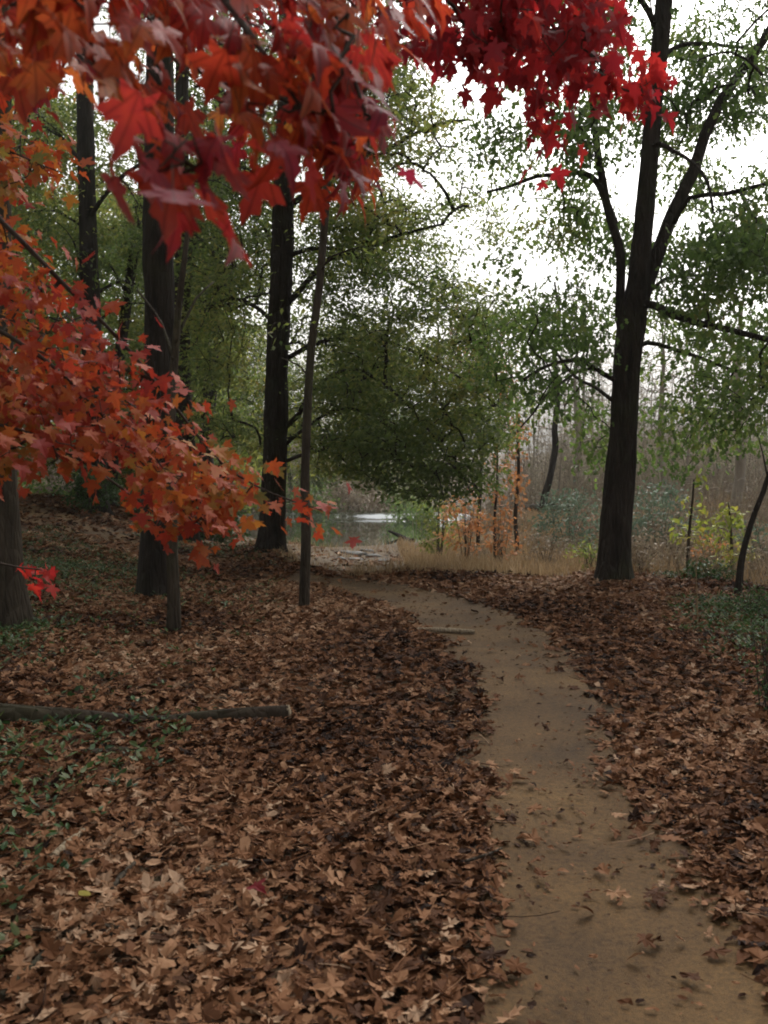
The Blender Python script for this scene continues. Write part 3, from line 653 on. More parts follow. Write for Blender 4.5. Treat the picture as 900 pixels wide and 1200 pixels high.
# --- dim slender trunks in the depth of the wood
SL = [([(222, 600, 22), (218, 520, 21), (215, 440, 20), (214, 360, 19), (214, 280, 18), (214, 180, 16), (215, 20, 14), (216, -200, 8)], 23., 'slim black trunk close beside the stout brown oak', [([(214, 300), (240, 262), (270, 240), (300, 232)], (5, 2), 2)], [([(195, 60), (340, 40), (330, 330), (200, 350)], 150, 20, 27, .42, .5)]),
      ([(240, 600, 18), (244, 520, 17), (248, 440, 16), (251, 360, 15), (254, 280, 15), (256, 180, 13), (260, 20, 11), (262, -160, 5)], 27., 'faint brown trunk half hidden in leaves between two dark trunks', [([(252, 330), (270, 300), (300, 290)], (4, 2), 2)], [([(225, 100), (340, 90), (330, 560), (230, 540)], 170, 26, 31, .42, .5)]),
      ([(128, 590, 14), (136, 480, 13), (148, 370, 12), (158, 290, 11), (166, 210, 10), (172, 100, 8), (178, -40, 5)], 30., 'thin dark trunk leaning over between the two big left trunks', [([(150, 350), (135, 320), (120, 300)], (3, 2), 1)], [([(125, 20), (200, 20), (200, 240), (125, 240)], 60, 28, 33, .45, .5)])]
for i, (px, d, lab, lbs, zn) in enumerate(SL):
    pads_tree('forest_tree', lab, px, d, M_bark_dark, lbs, zn, dict(LK, n=46, spread=.34, size=.15), M_green_y, 10 + i, 12)
# --- slim young beech in front
pads_tree('beech_sapling', 'slim pale greenish sapling trunk rising from the litter before the creek',
    [(356, 716, 11), (357, 660, 11.5), (359, 600, 11), (361, 540, 10.5), (364, 470, 10), (368, 400, 9.5), (373, 330, 9), (378, 260, 8), (381, 190, 7), (383, 100, 6), (386, 0, 4), (388, -90, 2)], 11.1, M_bark_grey,
    [([(380, 200), (400, 160), (430, 130)], (4, 2), 1.), ([(382, 130), (360, 90), (330, 70)], (4, 2), 1.), ([(374, 320), (390, 300), (420, 290)], (3, 1.5), -.6), ([(366, 450), (352, 430), (330, 420)], (2.5, 1.5), .5)],
    [([(280, -60), (500, -80), (500, 150), (420, 220), (300, 130)], 60, 9.5, 12.5, .4, .8), ([(300, 380), (440, 270), (440, 330), (330, 440)], 14, 10, 12, .3, .8)],
    dict(LK, n=24, spread=.2, size=.1), M_green_y, 6, 12, .25, r0=.004)
# --- grey sapling at foot of stout oak
pads_tree('beech_sapling', 'pale grey stem before the stout brown oak, its top lost in red leaves',
    [(203, 742, 16), (204, 700, 15), (205, 650, 14), (205, 600, 13.5), (204, 540, 13), (203, 470, 11), (206, 400, 9), (212, 320, 7), (220, 240, 4)], 9.5, M_bark_grey,
    [([(204, 420), (190, 380), (160, 340)], (4, 2), .6), ([(206, 400), (230, 350), (250, 330)], (4, 2), .6)], [], None, M_green_y, 7, 12, .3)

# --- background green trees, one prototype pair copied
def generic_tree(seed, h, r, leafm, barkm, ncl, leafkw, crown_r, crown_lo, name='forest_tree'):
    global rs
    st = np.random.RandomState(seed)
    z = np.linspace(0, h, 9); bend = st.normal(0, .25, (9, 2)).cumsum(0) * .5; bend[0] = 0
    pts = np.c_[bend, z]; pts[0, 2] = -.15
    t = empty(name, (0, 0, 0), 'x', 'tree')
    mb = MB(); p, rr = resample(pts, r * (1 - z / h * .85), .35); add_tube(mb, p, rr, 10, rough=.1, flare=.35, seed=seed); mb.build('trunk', barkm, t)
    L = [p[int(len(p) * crown_lo):]]; bm = MB()
    for k in range(12):
        f = crown_lo + (1 - crown_lo) * (k + .5) / 12 * .95; q = p[int(f * (len(p) - 1))]; a = k * 2.4 + st.rand(); ln = crown_r * (1 - .5 * (f - crown_lo)) * st.uniform(.7, 1)
        e = q + np.array([math.cos(a) * ln, math.sin(a) * ln, ln * st.uniform(.1, .6)]); m = (q + e) / 2 + np.array([0, 0, ln * .15])
        lp, lr = resample([q, m, e], [r * .3, r * .2, r * .06], .3); add_tube(bm, lp, lr, 5); L.append(lp[len(lp) // 4:])
    A = []
    while len(A) < ncl:
        a = st.rand() * 6.283; f = crown_lo * .85 + (1.04 - crown_lo * .85) * st.rand(); rad = crown_r * math.sqrt(st.rand()) * (1 - .55 * max(0, f - .45))
        q = np.array([math.cos(a) * rad, math.sin(a) * rad, f * h])
        if n3(q + seed, .5) > .42: A.append(q)
    grow(bm, L, np.array(A), .008, .05, leafkw); bm.build('crown', [barkm, leafm], t)
    return t
def copy_tree(o):
    c = o.copy(); C.objects.link(c)
    for ch in o.children:
        d = ch.copy(); C.objects.link(d); d.parent = c
    return c
GK = dict(n=60, spread=.5, flat=.4, droop=.25, rd=.6, rn=.6, size=.24, reach=1.5, cs=.5)
protos = [generic_tree(21, 17, .24, M_green_y, M_bark_dark, 330, GK, 4.4, .18), generic_tree(22, 14, .2, M_green, M_bark_dark, 280, GK, 4.0, .12), generic_tree(23, 12, .17, M_green_y, M_bark_grey, 260, GK, 3.6, .1)]
spots = [(0, -14.5, 33, 1.), (1, -10.5, 36.5, 1.), (2, -7.2, 34, .9), (0, -19, 41, 1.1), (2, -18, 28, 1.), (1, -24, 36, 1.1),
         (0, -21, 68, 1.25), (1, -14.5, 69, 1.2), (2, -11.5, 72, 1.), (0, -28, 64, 1.2), (1, -34, 60, 1.2),
         (0, -9.5, 29, .7), (2, -12.8, 25, .8), (0, -10., 6.5, 1.), (0, -3, 76, .9), (1, .5, 82, 1.), (2, -7.5, 73, .95), (1, -17, 75, 1.1)]  # the one nearest the camera is unseen, added to shade the foreground
far_lab = {7: 'green tree across the creek behind the dark bankside oak', 8: 'green tree across the creek', 9: 'small tree above the far creek bank'}
usedp = set()
for i, (k, x, y, s) in enumerate(spots):
    o = protos[k] if k not in usedp else copy_tree(protos[k]); usedp.add(k)
    o.location = (x, y, float(H(x, y))); o.rotation_euler = (0, 0, i * 1.9); o.scale = (s, s, s)
    o['group'] = 'green trees deep in the wood beyond the trail'
    o['label'] = 'green-leaved tree standing outside the view beside the photographer' if y < 8 else 'dim green-leaved tree deep in the wood behind the dark trunks' if y < 55 else 'green tree on the far bank beyond the creek water'

# --- bare trees of the plain and far side
def bare_tree(seed, h, r, barkm, ncl, cr, lo, segs=4):
    st = np.random.RandomState(seed); z = np.linspace(0, h, 8); bend = st.normal(0, .3, (8, 2)).cumsum(0) * .5; bend[0] = 0
    pts = np.c_[bend, z]; pts[0, 2] = -.2
    t = empty('bare_tree', (0, 0, 0), 'x', 'tree'); mb = MB(); p, rr = resample(pts, r * (1 - z / h * .9), .4)
    add_tube(mb, p, rr, 7, rough=.08, flare=.2, seed=seed); mb.build('trunk', barkm, t)
    bm = MB(); A = []
    while len(A) < ncl:
        a = st.rand() * 6.283; f = lo + (1.08 - lo) * st.rand(); rad = cr * math.sqrt(st.rand()) * (1.1 - .6 * f)
        A.append((math.cos(a) * rad, math.sin(a) * rad, f * h))
    grow(bm, [p[int(len(p) * lo * .7):]], np.array(A), .011, .07, None, arch=-.06, segs=segs); bm.build('crown', [M_greytwig, M_greytwig], t)
    return t
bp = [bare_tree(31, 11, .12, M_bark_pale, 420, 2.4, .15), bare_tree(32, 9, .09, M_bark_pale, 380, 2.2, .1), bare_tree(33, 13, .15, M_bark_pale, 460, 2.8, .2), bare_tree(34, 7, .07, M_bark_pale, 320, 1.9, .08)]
usedb = set(); bi = 0
bst = np.random.RandomState(55)
for row, (yy, nx, x0, x1) in enumerate(((46, 9, 7, 21), (54, 13, 4.5, 26), (64, 15, 3, 31), (76, 16, 5, 38), (90, 16, 2, 46), (72, 8, -22, 0), (84, 10, -30, 4))):
    for k in range(nx):
        x = x0 + (x1 - x0) * (k + bst.uniform(.1, .9)) / nx; y = yy + bst.uniform(-4, 4)
        if pdist(np.array([x]), np.array([y]), CH)[0] < 10.5: continue
        q = int(bst.choice([0, 1, 2, 3], p=[.3, .3, .2, .2])); o = bp[q] if q not in usedb else copy_tree(bp[q]); usedb.add(q)
        s = bst.uniform(.8, 1.1); o.location = (x, y, float(H(x, y))); o.rotation_euler = (0, 0, bst.uniform(0, 6.28)); o.scale = (s, s, s)
        o['group'] = 'bare grey trees far beyond the brush'; o['label'] = 'thin leafless grey tree in the far woods beyond the brush'; bi += 1
for q in range(4):
    if q not in usedb: bp[q].location = (30 + q, 80, float(H(30 + q, 80)))

def slim(name, label, pixels, d, barkm, limbs=(), att=None, leafkw=None, leafm=None, sides=9, flare=.2, cat='tree'):
    pts, rad = pix_trunk(pixels, d, .08); b = (pts[0, 0], pts[0, 1], H(pts[0, 0], pts[0, 1]))
    t = empty(name, b, label, cat); trk = trunk_part(t, pts, rad, barkm, b, sides, flare=flare, rough=.12, seed=3); L = [trk[len(trk) // 6:]]
    for px, w_, dz in limbs:
        a = np.array(px, float); dd = d + np.linspace(0, 1, len(a)) * dz
        q, _ = limb_part(t, P(a[:, 0], a[:, 1], dd), np.linspace(w_[0], w_[1], len(a)) / 2 / F_PX * dd, barkm, b, 5, wob=.01); L.append(q)
    if att is not None:
        mb = MB(); grow(mb, L, att, .003 if d < 30 else .006, .02, leafkw); mb.build('crown', [barkm, leafm or M_greytwig], t, b)
    return t
slim('crooked_tree', 'crooked thin tree leaning right, growing by the fallen trunk on the plain',
     [(636, 606, 10), (638, 580, 8.5), (645, 550, 8), (651, 515, 7.5), (652, 470, 6.5), (650, 420, 5), (656, 370, 4), (652, 330, 2)], 38., M_bark_dark,
     [([(652, 480), (662, 455), (676, 430), (690, 400)], (3, 1.5), 1), ([(651, 450), (640, 425), (625, 400)], (3, 1.5), -1)],
     zone([(600, 300), (710, 300), (700, 470), (620, 470)], 70, 36, 40), None, M_greytwig)
slim('slender_tree', 'very slender upright tree wrapped in orange leaves near the fallen trunk',
     [(606, 612, 5), (607, 580, 4.5), (609, 545, 4.2), (609, 510, 3.6), (606, 470, 3), (600, 430, 2), (596, 400, 1.4)], 26., M_bark_thin,
     [([(608, 520), (598, 500), (590, 480)], (2, 1), 1)],
     zone([(594, 470), (616, 500), (614, 600), (598, 590)], 30, 25.5, 26.5), dict(n=9, spread=.1, flat=1, droop=.5, rd=.6, rn=.8, size=.13, reach=.5, tmpl=T_lobe), M_orange)
slim('orange_sapling', 'young tree hung with sparse orange leaves at the end of the low green boughs',
     [(580, 634, 3.2), (581, 590, 3), (583, 540, 2.6), (585, 490, 2.3), (578, 440, 1.8), (568, 395, 1.2)], 22.5, M_bark_thin,
     [([(584, 500), (570, 470), (550, 440), (540, 400)], (2.4, 1), .5), ([(583, 540), (565, 515), (545, 500)], (2.2, 1), -.5), ([(584, 480), (594, 460), (600, 430)], (2, 1), .3)],
     np.concatenate([zone([(540, 395), (590, 420), (610, 520), (600, 590), (565, 590), (575, 500), (540, 440)], 60, 21.5, 23.5), zone([(515, 400), (570, 370), (570, 420), (530, 430)], 12, 21.5, 23.5)]),
     dict(n=7, spread=.09, flat=1, droop=.5, rd=.6, rn=.8, size=.12, reach=.5, tmpl=T_lobe), M_orange)
slim('faded_tree', 'leggy tree with faded pinkish brown top rising behind the orange leaves',
     [(560, 622, 4.5), (562, 560, 4), (563, 500, 3.6), (560, 440, 3), (558, 380, 2)], 30., M_bark_grey,
     [([(562, 480), (580, 440), (600, 420)], (3, 1), 1), ([(562, 460), (545, 430), (530, 400)], (3, 1), -1)],
     zone([(520, 375), (600, 375), (612, 450), (540, 470), (520, 420)], 70, 28, 32), dict(n=18, spread=.28, flat=1, droop=.4, rd=.6, rn=.8, size=.15, reach=.8), M_pinkish)
slim('leaning_sapling', 'dark crooked sapling leaning right out of the weeds beside the yellowing saplings',
     [(864, 686, 8), (870, 660, 7.5), (877, 630, 7), (884, 600, 6.5), (893, 575, 6), (900, 555, 5.5), (915, 525, 5), (935, 480, 4), (950, 420, 2.5)], 12.5, M_bark_dark,
     [([(899, 558), (894, 535), (886, 505)], (2.5, 1), .2), ([(905, 545), (925, 520), (945, 500)], (3, 1.5), -.3)],
     zone([(880, 430), (980, 400), (980, 540), (900, 520)], 22, 12, 13.2), dict(n=12, spread=.1, flat=.8, droop=.5, rd=.6, rn=.7, size=.08, reach=.4), M_green)
for lab, px, n, m2, zz in (('waist-high sapling topped with bright yellow-green leaves, nearer the oak', [(806, 676, 4), (806, 640, 3.6), (808, 610, 3.2), (811, 580, 2.6), (812, 562, 1.6)], 26, M_yellow, [(792, 558), (820, 560), (832, 640), (785, 640)]),
                           ('wider sapling of yellow and orange leaves beside the leaning dark stem', [(858, 690, 4), (857, 650, 3.6), (856, 620, 3.2), (857, 598, 2.2), (856, 588, 1.4)], 44, M_yellow, [(846, 584), (866, 584), (885, 660), (830, 665)])):
    slim('young_sapling', lab, px, 15.5, M_bark_thin, (), zone(zz, n, 15.1, 15.9), dict(n=5, spread=.05, flat=.8, droop=.35, rd=.7, rn=.6, size=.13, reach=.3, tmpl=T_ovate, cs=2.5), m2, cat='sapling')

# --- bigger bare trees with vines standing behind the oak
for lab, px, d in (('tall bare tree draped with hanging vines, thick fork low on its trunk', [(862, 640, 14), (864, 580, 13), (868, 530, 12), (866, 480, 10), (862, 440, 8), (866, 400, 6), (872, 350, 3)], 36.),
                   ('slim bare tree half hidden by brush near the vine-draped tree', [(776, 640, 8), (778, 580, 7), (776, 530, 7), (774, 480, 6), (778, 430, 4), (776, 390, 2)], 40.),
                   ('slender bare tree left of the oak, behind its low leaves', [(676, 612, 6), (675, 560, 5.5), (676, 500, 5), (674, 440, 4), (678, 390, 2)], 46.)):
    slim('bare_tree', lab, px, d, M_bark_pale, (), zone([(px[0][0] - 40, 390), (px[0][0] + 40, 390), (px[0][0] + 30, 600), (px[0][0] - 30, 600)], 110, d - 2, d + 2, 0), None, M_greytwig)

# ------------------------------------------------------------------ shrubs
def shrub(name, label, px, py_base, py_top, wpx, d, leafm, n, size, barkm=M_bark_thin, spread=.1, nl=10, droop=.3, group=None, tmpl=T_oval, cat='shrub', stems=9, clump=.35):
    c = P(px, py_base, d); z = float(H(c[0], c[1])); top = P(px, py_top, d)[2]; h = max(top - z, .3); r = wpx / 2 / F_PX * d
    b = (c[0], c[1], z); t = empty(name, b, label, cat, group); sm = MB(); L = []
    for k in range(stems):
        a = rs.rand() * 6.283; q = r * rs.uniform(.1, .75); s0 = np.array([c[0] + rs.normal(0, .06), c[1] + rs.normal(0, .06), z - .05])
        e = np.array([c[0] + math.cos(a) * q, c[1] + math.sin(a) * q, z + h * rs.uniform(.55, .95)]); m = (s0 + e) / 2 + np.array([0, 0, h * .12])
        p, rr = resample([s0, m, e], [.005 * (h + .5), .0035 * (h + .5), .002], h / 8 + .02); add_tube(sm, p, rr, 5); L.append(p[2:])
    sm.build('stem', barkm, t, b); A = []
    while len(A) < n:
        q = rs.uniform(-1, 1, 3)
        if np.sum(q ** 2) < 1:
            p = np.array([c[0], c[1], z + h * .52]) + q * np.array([r, r, h * .5])
            if n3(p, 2.5 / max(r, .3)) > clump: A.append(p)
    mb = MB(); grow(mb, L, np.array(A), .0025, .012, dict(n=nl, spread=spread, flat=.8, droop=droop, rd=.7, rn=.8, size=size, reach=.4, cs=1.5, tmpl=tmpl))
    mb.build('foliage', [barkm, leafm], t, b)
shrub('shrub', 'bright green bush tucked between the stout oak and the creekside oak', 262, 630, 585, 60, 24, M_yellow if False else M_ground_green, 90, .13, nl=16)
shrub('shrub', 'dark ivy mound round the foot of the blackish oak', 105, 602, 545, 70, 26, M_ground_green, 90, .12, nl=14)
shrub('shrub', 'low dark green shrub right of the blackish oak foot', 160, 610, 570, 55, 28, M_ground_green, 70, .12, nl=12)
shrub('shrub', 'hazy blue-green shrub left of the big oak trunk', 668, 640, 572, 90, 26, M_teal, 130, .13, nl=12, spread=.16)
shrub('shrub', 'hazy blue-green shrub right of the big oak trunk', 772, 645, 568, 80, 25, M_teal, 130, .13, nl=12, spread=.16)
shrub('shrub', 'orange-leaved bush at the edge of the water', 545, 640, 572, 70, 24, M_orange, 75, .12, nl=7, tmpl=T_lobe)
shrub('shrub', 'mixed green and rust bush overhanging the creek end', 515, 636, 560, 60, 26, M_green_y, 90, .13, nl=9)
shrub('shrub', 'dense rust-brown bush below the orange sapling', 590, 640, 592, 50, 22, M_orange, 45, .11, nl=6, tmpl=T_lobe)
shrub('shrub', 'olive shrub in front of the fallen trunk, right of the slender orange tree', 690, 640, 598, 60, 30, M_pinkish, 60, .12, nl=8)
for lab, x_, yb, yt, w_, d_, m_, n_ in (('low olive weed clump between the teal shrub and the orange saplings', 640, 650, 622, 60, 21, M_brush, 60), ('straggly olive bush just left of the oak foot', 690, 668, 628, 50, 17, M_green_y, 34),
        ('brown seed-topped weed clump just right of the oak foot', 752, 682, 625, 60, 15.5, M_brush, 60), ('tall brown weed clump between the oak and the yellow sapling', 785, 668, 600, 60, 18, M_brush, 80),
        ('yellowing bush behind the two young saplings', 835, 650, 600, 80, 21, M_yellow, 60), ('grey-green bush by the leaning dark stem', 890, 665, 605, 70, 18, M_teal, 80), ('rusty low bush between the yellow saplings', 832, 678, 630, 60, 16.2, M_orange, 34),
        ('pale weeds standing behind the leaning dark stem', 905, 690, 628, 70, 15, M_brush, 70)):
    shrub('shrub', lab, x_, yb, yt, w_, d_, m_, n_, .06 + .001 * d_, nl=9, spread=.09, stems=14, clump=.38)
shrub('twiggy_bush', 'grey twiggy bush with few dark green leaves leaning over the litter by the trail', 905, 880, 715, 95, 6.2, M_ground_green, 90, .035, M_bark_thin, .03, 4, stems=22, clump=.3)
shrub('twiggy_bush', 'low tangle of dark stems and green leaves under the leaning sapling', 880, 745, 690, 110, 10.5, M_ground_green, 90, .05, M_bark_thin, .05, 6, stems=16)
shrub('shrub', 'green clump of leaves at the foot of the yellow saplings', 828, 690, 655, 60, 14.2, M_ground_green, 60, .07, spread=.07, nl=7)
for x_, lab_ in ((362, 'dark leafy bush at the waterline left of the riffle'), (505, 'dark green bush where the far creek passes behind the boughs')):
    shrub('shrub', lab_, x_, 612, 588, 46, 55 if x_ > 400 else 63, M_green, 70, .25, nl=12, spread=.25)  # added bushes that cover the ends of the bright sky reflection
for i, (x, yb, yt, w_, d_) in enumerate(((360, 606, 568, 70, 64), (420, 606, 560, 80, 66), (470, 604, 575, 60, 68), (300, 604, 560, 90, 65), (400, 600, 540, 90, 74))):
    shrub('shrub', 'dim bush on the far bank above the water', x, yb, yt, w_, d_, M_green if i % 2 == 0 else M_brush, 120, .3, nl=14, spread=.35, group='bushes along the far bank')
shrub('shrub', 'dark overhanging bush at the far waterline right of the riffle', 480, 612, 590, 50, 58, M_green, 80, .25, nl=12, spread=.25)  # added to darken the waterline against the mirrored sky

# ------------------------------------------------------------------ stuff: grasses, brush, far thicket
def blades(mb, x, y, h, lean, w_, matidx=0, rnd=None):
    n = len(x); z = H(x, y); a = rs.rand(n) * 6.283; th = rs.rand(n) * 6.283
    t = np.linspace(0, 1, 4); lx = np.cos(a) * lean; ly = np.sin(a) * lean
    cx = x[:, None] + lx[:, None] * t ** 2; cyy = y[:, None] + ly[:, None] * t ** 2; cz = z[:, None] + h[:, None] * (t - .15 * t ** 3) - .02
    ww = w_[:, None] * (1 - t * .85)
    A = np.stack([cx - np.cos(th)[:, None] * ww, cyy - np.sin(th)[:, None] * ww, cz], -1); B = np.stack([cx + np.cos(th)[:, None] * ww, cyy + np.sin(th)[:, None] * ww, cz], -1)
    V = np.stack([A, B], 2).reshape(n, 8, 3); F0 = np.array([(0, 1, 3, 2), (2, 3, 5, 4), (4, 5, 7, 6)])
    F = (np.arange(n) * 8)[:, None, None] + F0; r = rs.rand(n) if rnd is None else rnd
    mb.add(V.reshape(-1, 3), F.reshape(-1, 4), matidx, np.repeat(r, 3))
def scatter(n, x0, x1, y0, y1): return rs.uniform(x0, x1, n), rs.uniform(y0, y1, n)
def dry_grass():
    mb = MB(); x, y = scatter(120000, -3.5, 16, 13, 42)
    s = y - edge_y(x); k = (s > .15) & (np.abs(x) < y * .5 + 1.5) & (pdist(x, y, CH) > 13.2) & (n2(x, y, .8) > .40); k &= rs.rand(len(x)) < np.clip(1.3 - (y - 15) / 40, .3, 1)
    k &= ~((x < .5) & (s > 3) & (rs.rand(len(x)) < .88))
    x, y = x[k], y[k]; tall = (.17 + .16 * ss((x - 1.2) / 4) + .2 * ss((y - 24) / 10) * ss((x / y - .2) / .05)) * (.35 + 1.5 * n2(x, y, .9, 12.))
    n = len(x); blades(mb, x, y, tall * rs.uniform(.5, 1.7, n), tall * rs.uniform(0, .8, n), .004 + .00022 * y + 0 * x, 0, np.clip(rs.rand(n) * .7 + .35 * (n2(x, y, .5, 9)) - .05, 0, 1))
    tag(mb.build('dry_grass', M_straw), 'tan dry grass covering the lower bank beyond the leaf litter', kind='stuff')
dry_grass()
def brush():
    mb = MB(); x, y = scatter(42000, 0.5, 30, 13, 60)
    s = y - edge_y(x); k = (s > np.where(x > 3.4, -.5, .6)) & (x < y * .5 + 2) & (x > .07 * y + .4) & (rs.rand(len(x)) < np.where(x > .24 * y, 1, .6)) & (pdist(x, y, CH) > 13) & (n2(x, y, .5, 2.) > .38); x, y = x[k], y[k]; n = len(x)
    z = H(x, y); hh = (.45 + .55 * ss((y - 20) / 15) + .4 * ss((y - 38) / 12)) * rs.uniform(.5, 1.5, n) * np.where((x < .2 * y) & (y < 39), .3, 1); S = np.stack([x, y, z - .03], -1)
    E = S + np.stack([rs.normal(0, .22, n) * hh, rs.normal(0, .22, n) * hh, hh], -1); Mm = (S + E) / 2 + rs.normal(0, .06, (n, 3))
    many_tubes(mb, S, Mm, E, .003 + .0002 * y, .001 + .0001 * y, 0, 3, 3)
    # side sprigs and dead leaves
    tw = np.repeat(np.arange(n), 3); t = rs.uniform(.4, 1, len(tw)); p = S[tw] * (1 - t)[:, None] + E[tw] * t[:, None]
    e = p + rs.normal(0, .14, (len(tw), 3)) * hh[tw][:, None] + np.array([0, 0, .12]); many_tubes(mb, p, (p + e) / 2 + .02, e, .002 + .00014 * y[tw], .001 + .00008 * y[tw], 0, 3, 2)
    tw = np.repeat(np.arange(n), 5); t = rs.uniform(.3, 1, len(tw)); p = S[tw] * (1 - t)[:, None] + E[tw] * t[:, None] + rs.normal(0, .08, (len(tw), 3))
    leaves(mb, p, rs.normal(0, 1, (len(p), 3)), rs.normal(0, 1, (len(p), 3)), (.045 + .0014 * y[tw]) * rs.uniform(.5, 1.3, len(p)), T_oval, 0, np.clip(rs.rand(len(p)) * .6 + .5 * n3(p, .5), 0, 1))
    tag(mb.build('brush', M_brush), 'brown weeds and dry brush on the plain behind the big oak', kind='stuff')
brush()
def thicket():
    mb = MB(); x, y = scatter(22000, -40, 60, 42, 110); k = (pdist(x, y, CH) > 10.5) & (np.abs(x) < y * .55 + 3) & ((x > 1.5) | (y > 66)) & (n2(x, y, .2) > .3); x, y = x[k], y[k]; n = len(x)
    z = H(x, y); hh = rs.uniform(1.2, 4.8, n) * (1 + .55 * ss((y - 60) / 30)); S = np.stack([x, y, z - .05], -1); E = S + np.stack([rs.normal(0, .16, n) * hh, rs.normal(0, .16, n) * hh, hh], -1)
    many_tubes(mb, S, (S + E) / 2 + rs.normal(0, .15, (n, 3)), E, rs.uniform(.015, .04, n), .006, 0, 3, 3)
    tw = np.repeat(np.arange(n), 5); t = rs.uniform(.3, 1, len(tw)); p = S[tw] * (1 - t)[:, None] + E[tw] * t[:, None]; e = p + rs.normal(0, .35, (len(tw), 3)) + np.array([0, 0, .35])
    many_tubes(mb, p, (p + e) / 2, e, .011, .005, 0, 3, 2)
    tw = np.repeat(np.arange(n), 4); t = rs.uniform(.2, 1, len(tw)); p = S[tw] * (1 - t)[:, None] + E[tw] * t[:, None] + rs.normal(0, .3, (len(tw), 3))
    g = n3(p, .12); leaves(mb, p, rs.normal(0, 1, (len(p), 3)), rs.normal(0, 1, (len(p), 3)), rs.uniform(.08, .2, len(p)), T_oval, 1, np.clip(g + rs.normal(0, .2, len(p)), 0, 1))
    tag(mb.build('thicket', [M_greytwig, M_brush]), 'grey-brown leafless thicket filling the far side', kind='stuff')
thicket()
def ground_plants():
    mb = MB(); x, y = scatter(60000, -8, 9, 2.3, 24); g = n2(x, y, .45, 4.)
    den = np.where(x < -1.2, ss((g - .40) / .2) * ss((-x - .8) / 2.0) + .05 + .16 * ss((-x - 2.2) / 2) * (y > 7), 0) + np.where(x > 0, ss((g - .5) / .2) * ss((x - .2 * y - 1.0) / .8) * (y < 15), 0)
    k = (rs.rand(len(x)) < den * 1.0) & (path_d(x, y) > .15) & (np.abs(x) < y * .5 + .8) & (y < edge_y(x) + .5); x, y = x[k], y[k]; n = len(x); z = H(x, y)
    nl = 5; tw = np.repeat(np.arange(n), nl); a = rs.rand(n * nl) * 6.283
    d = np.stack([np.cos(a), np.sin(a), rs.uniform(.1, .9, n * nl)], -1); p = np.stack([x, y, z + .02], -1)[tw] + d * rs.uniform(.01, .07, n * nl)[:, None] + np.array([0, 0, .02])
    leaves(mb, p, d, np.array([0, 0, 1.]) + rs.normal(0, .35, d.shape), rs.uniform(.025, .065, n * nl), T_ovate, 0, np.repeat(rs.rand(n), nl))
    tag(mb.build('ground_cover', M_ground_green), 'small green plants growing up through the fallen leaves', kind='stuff')
ground_plants()

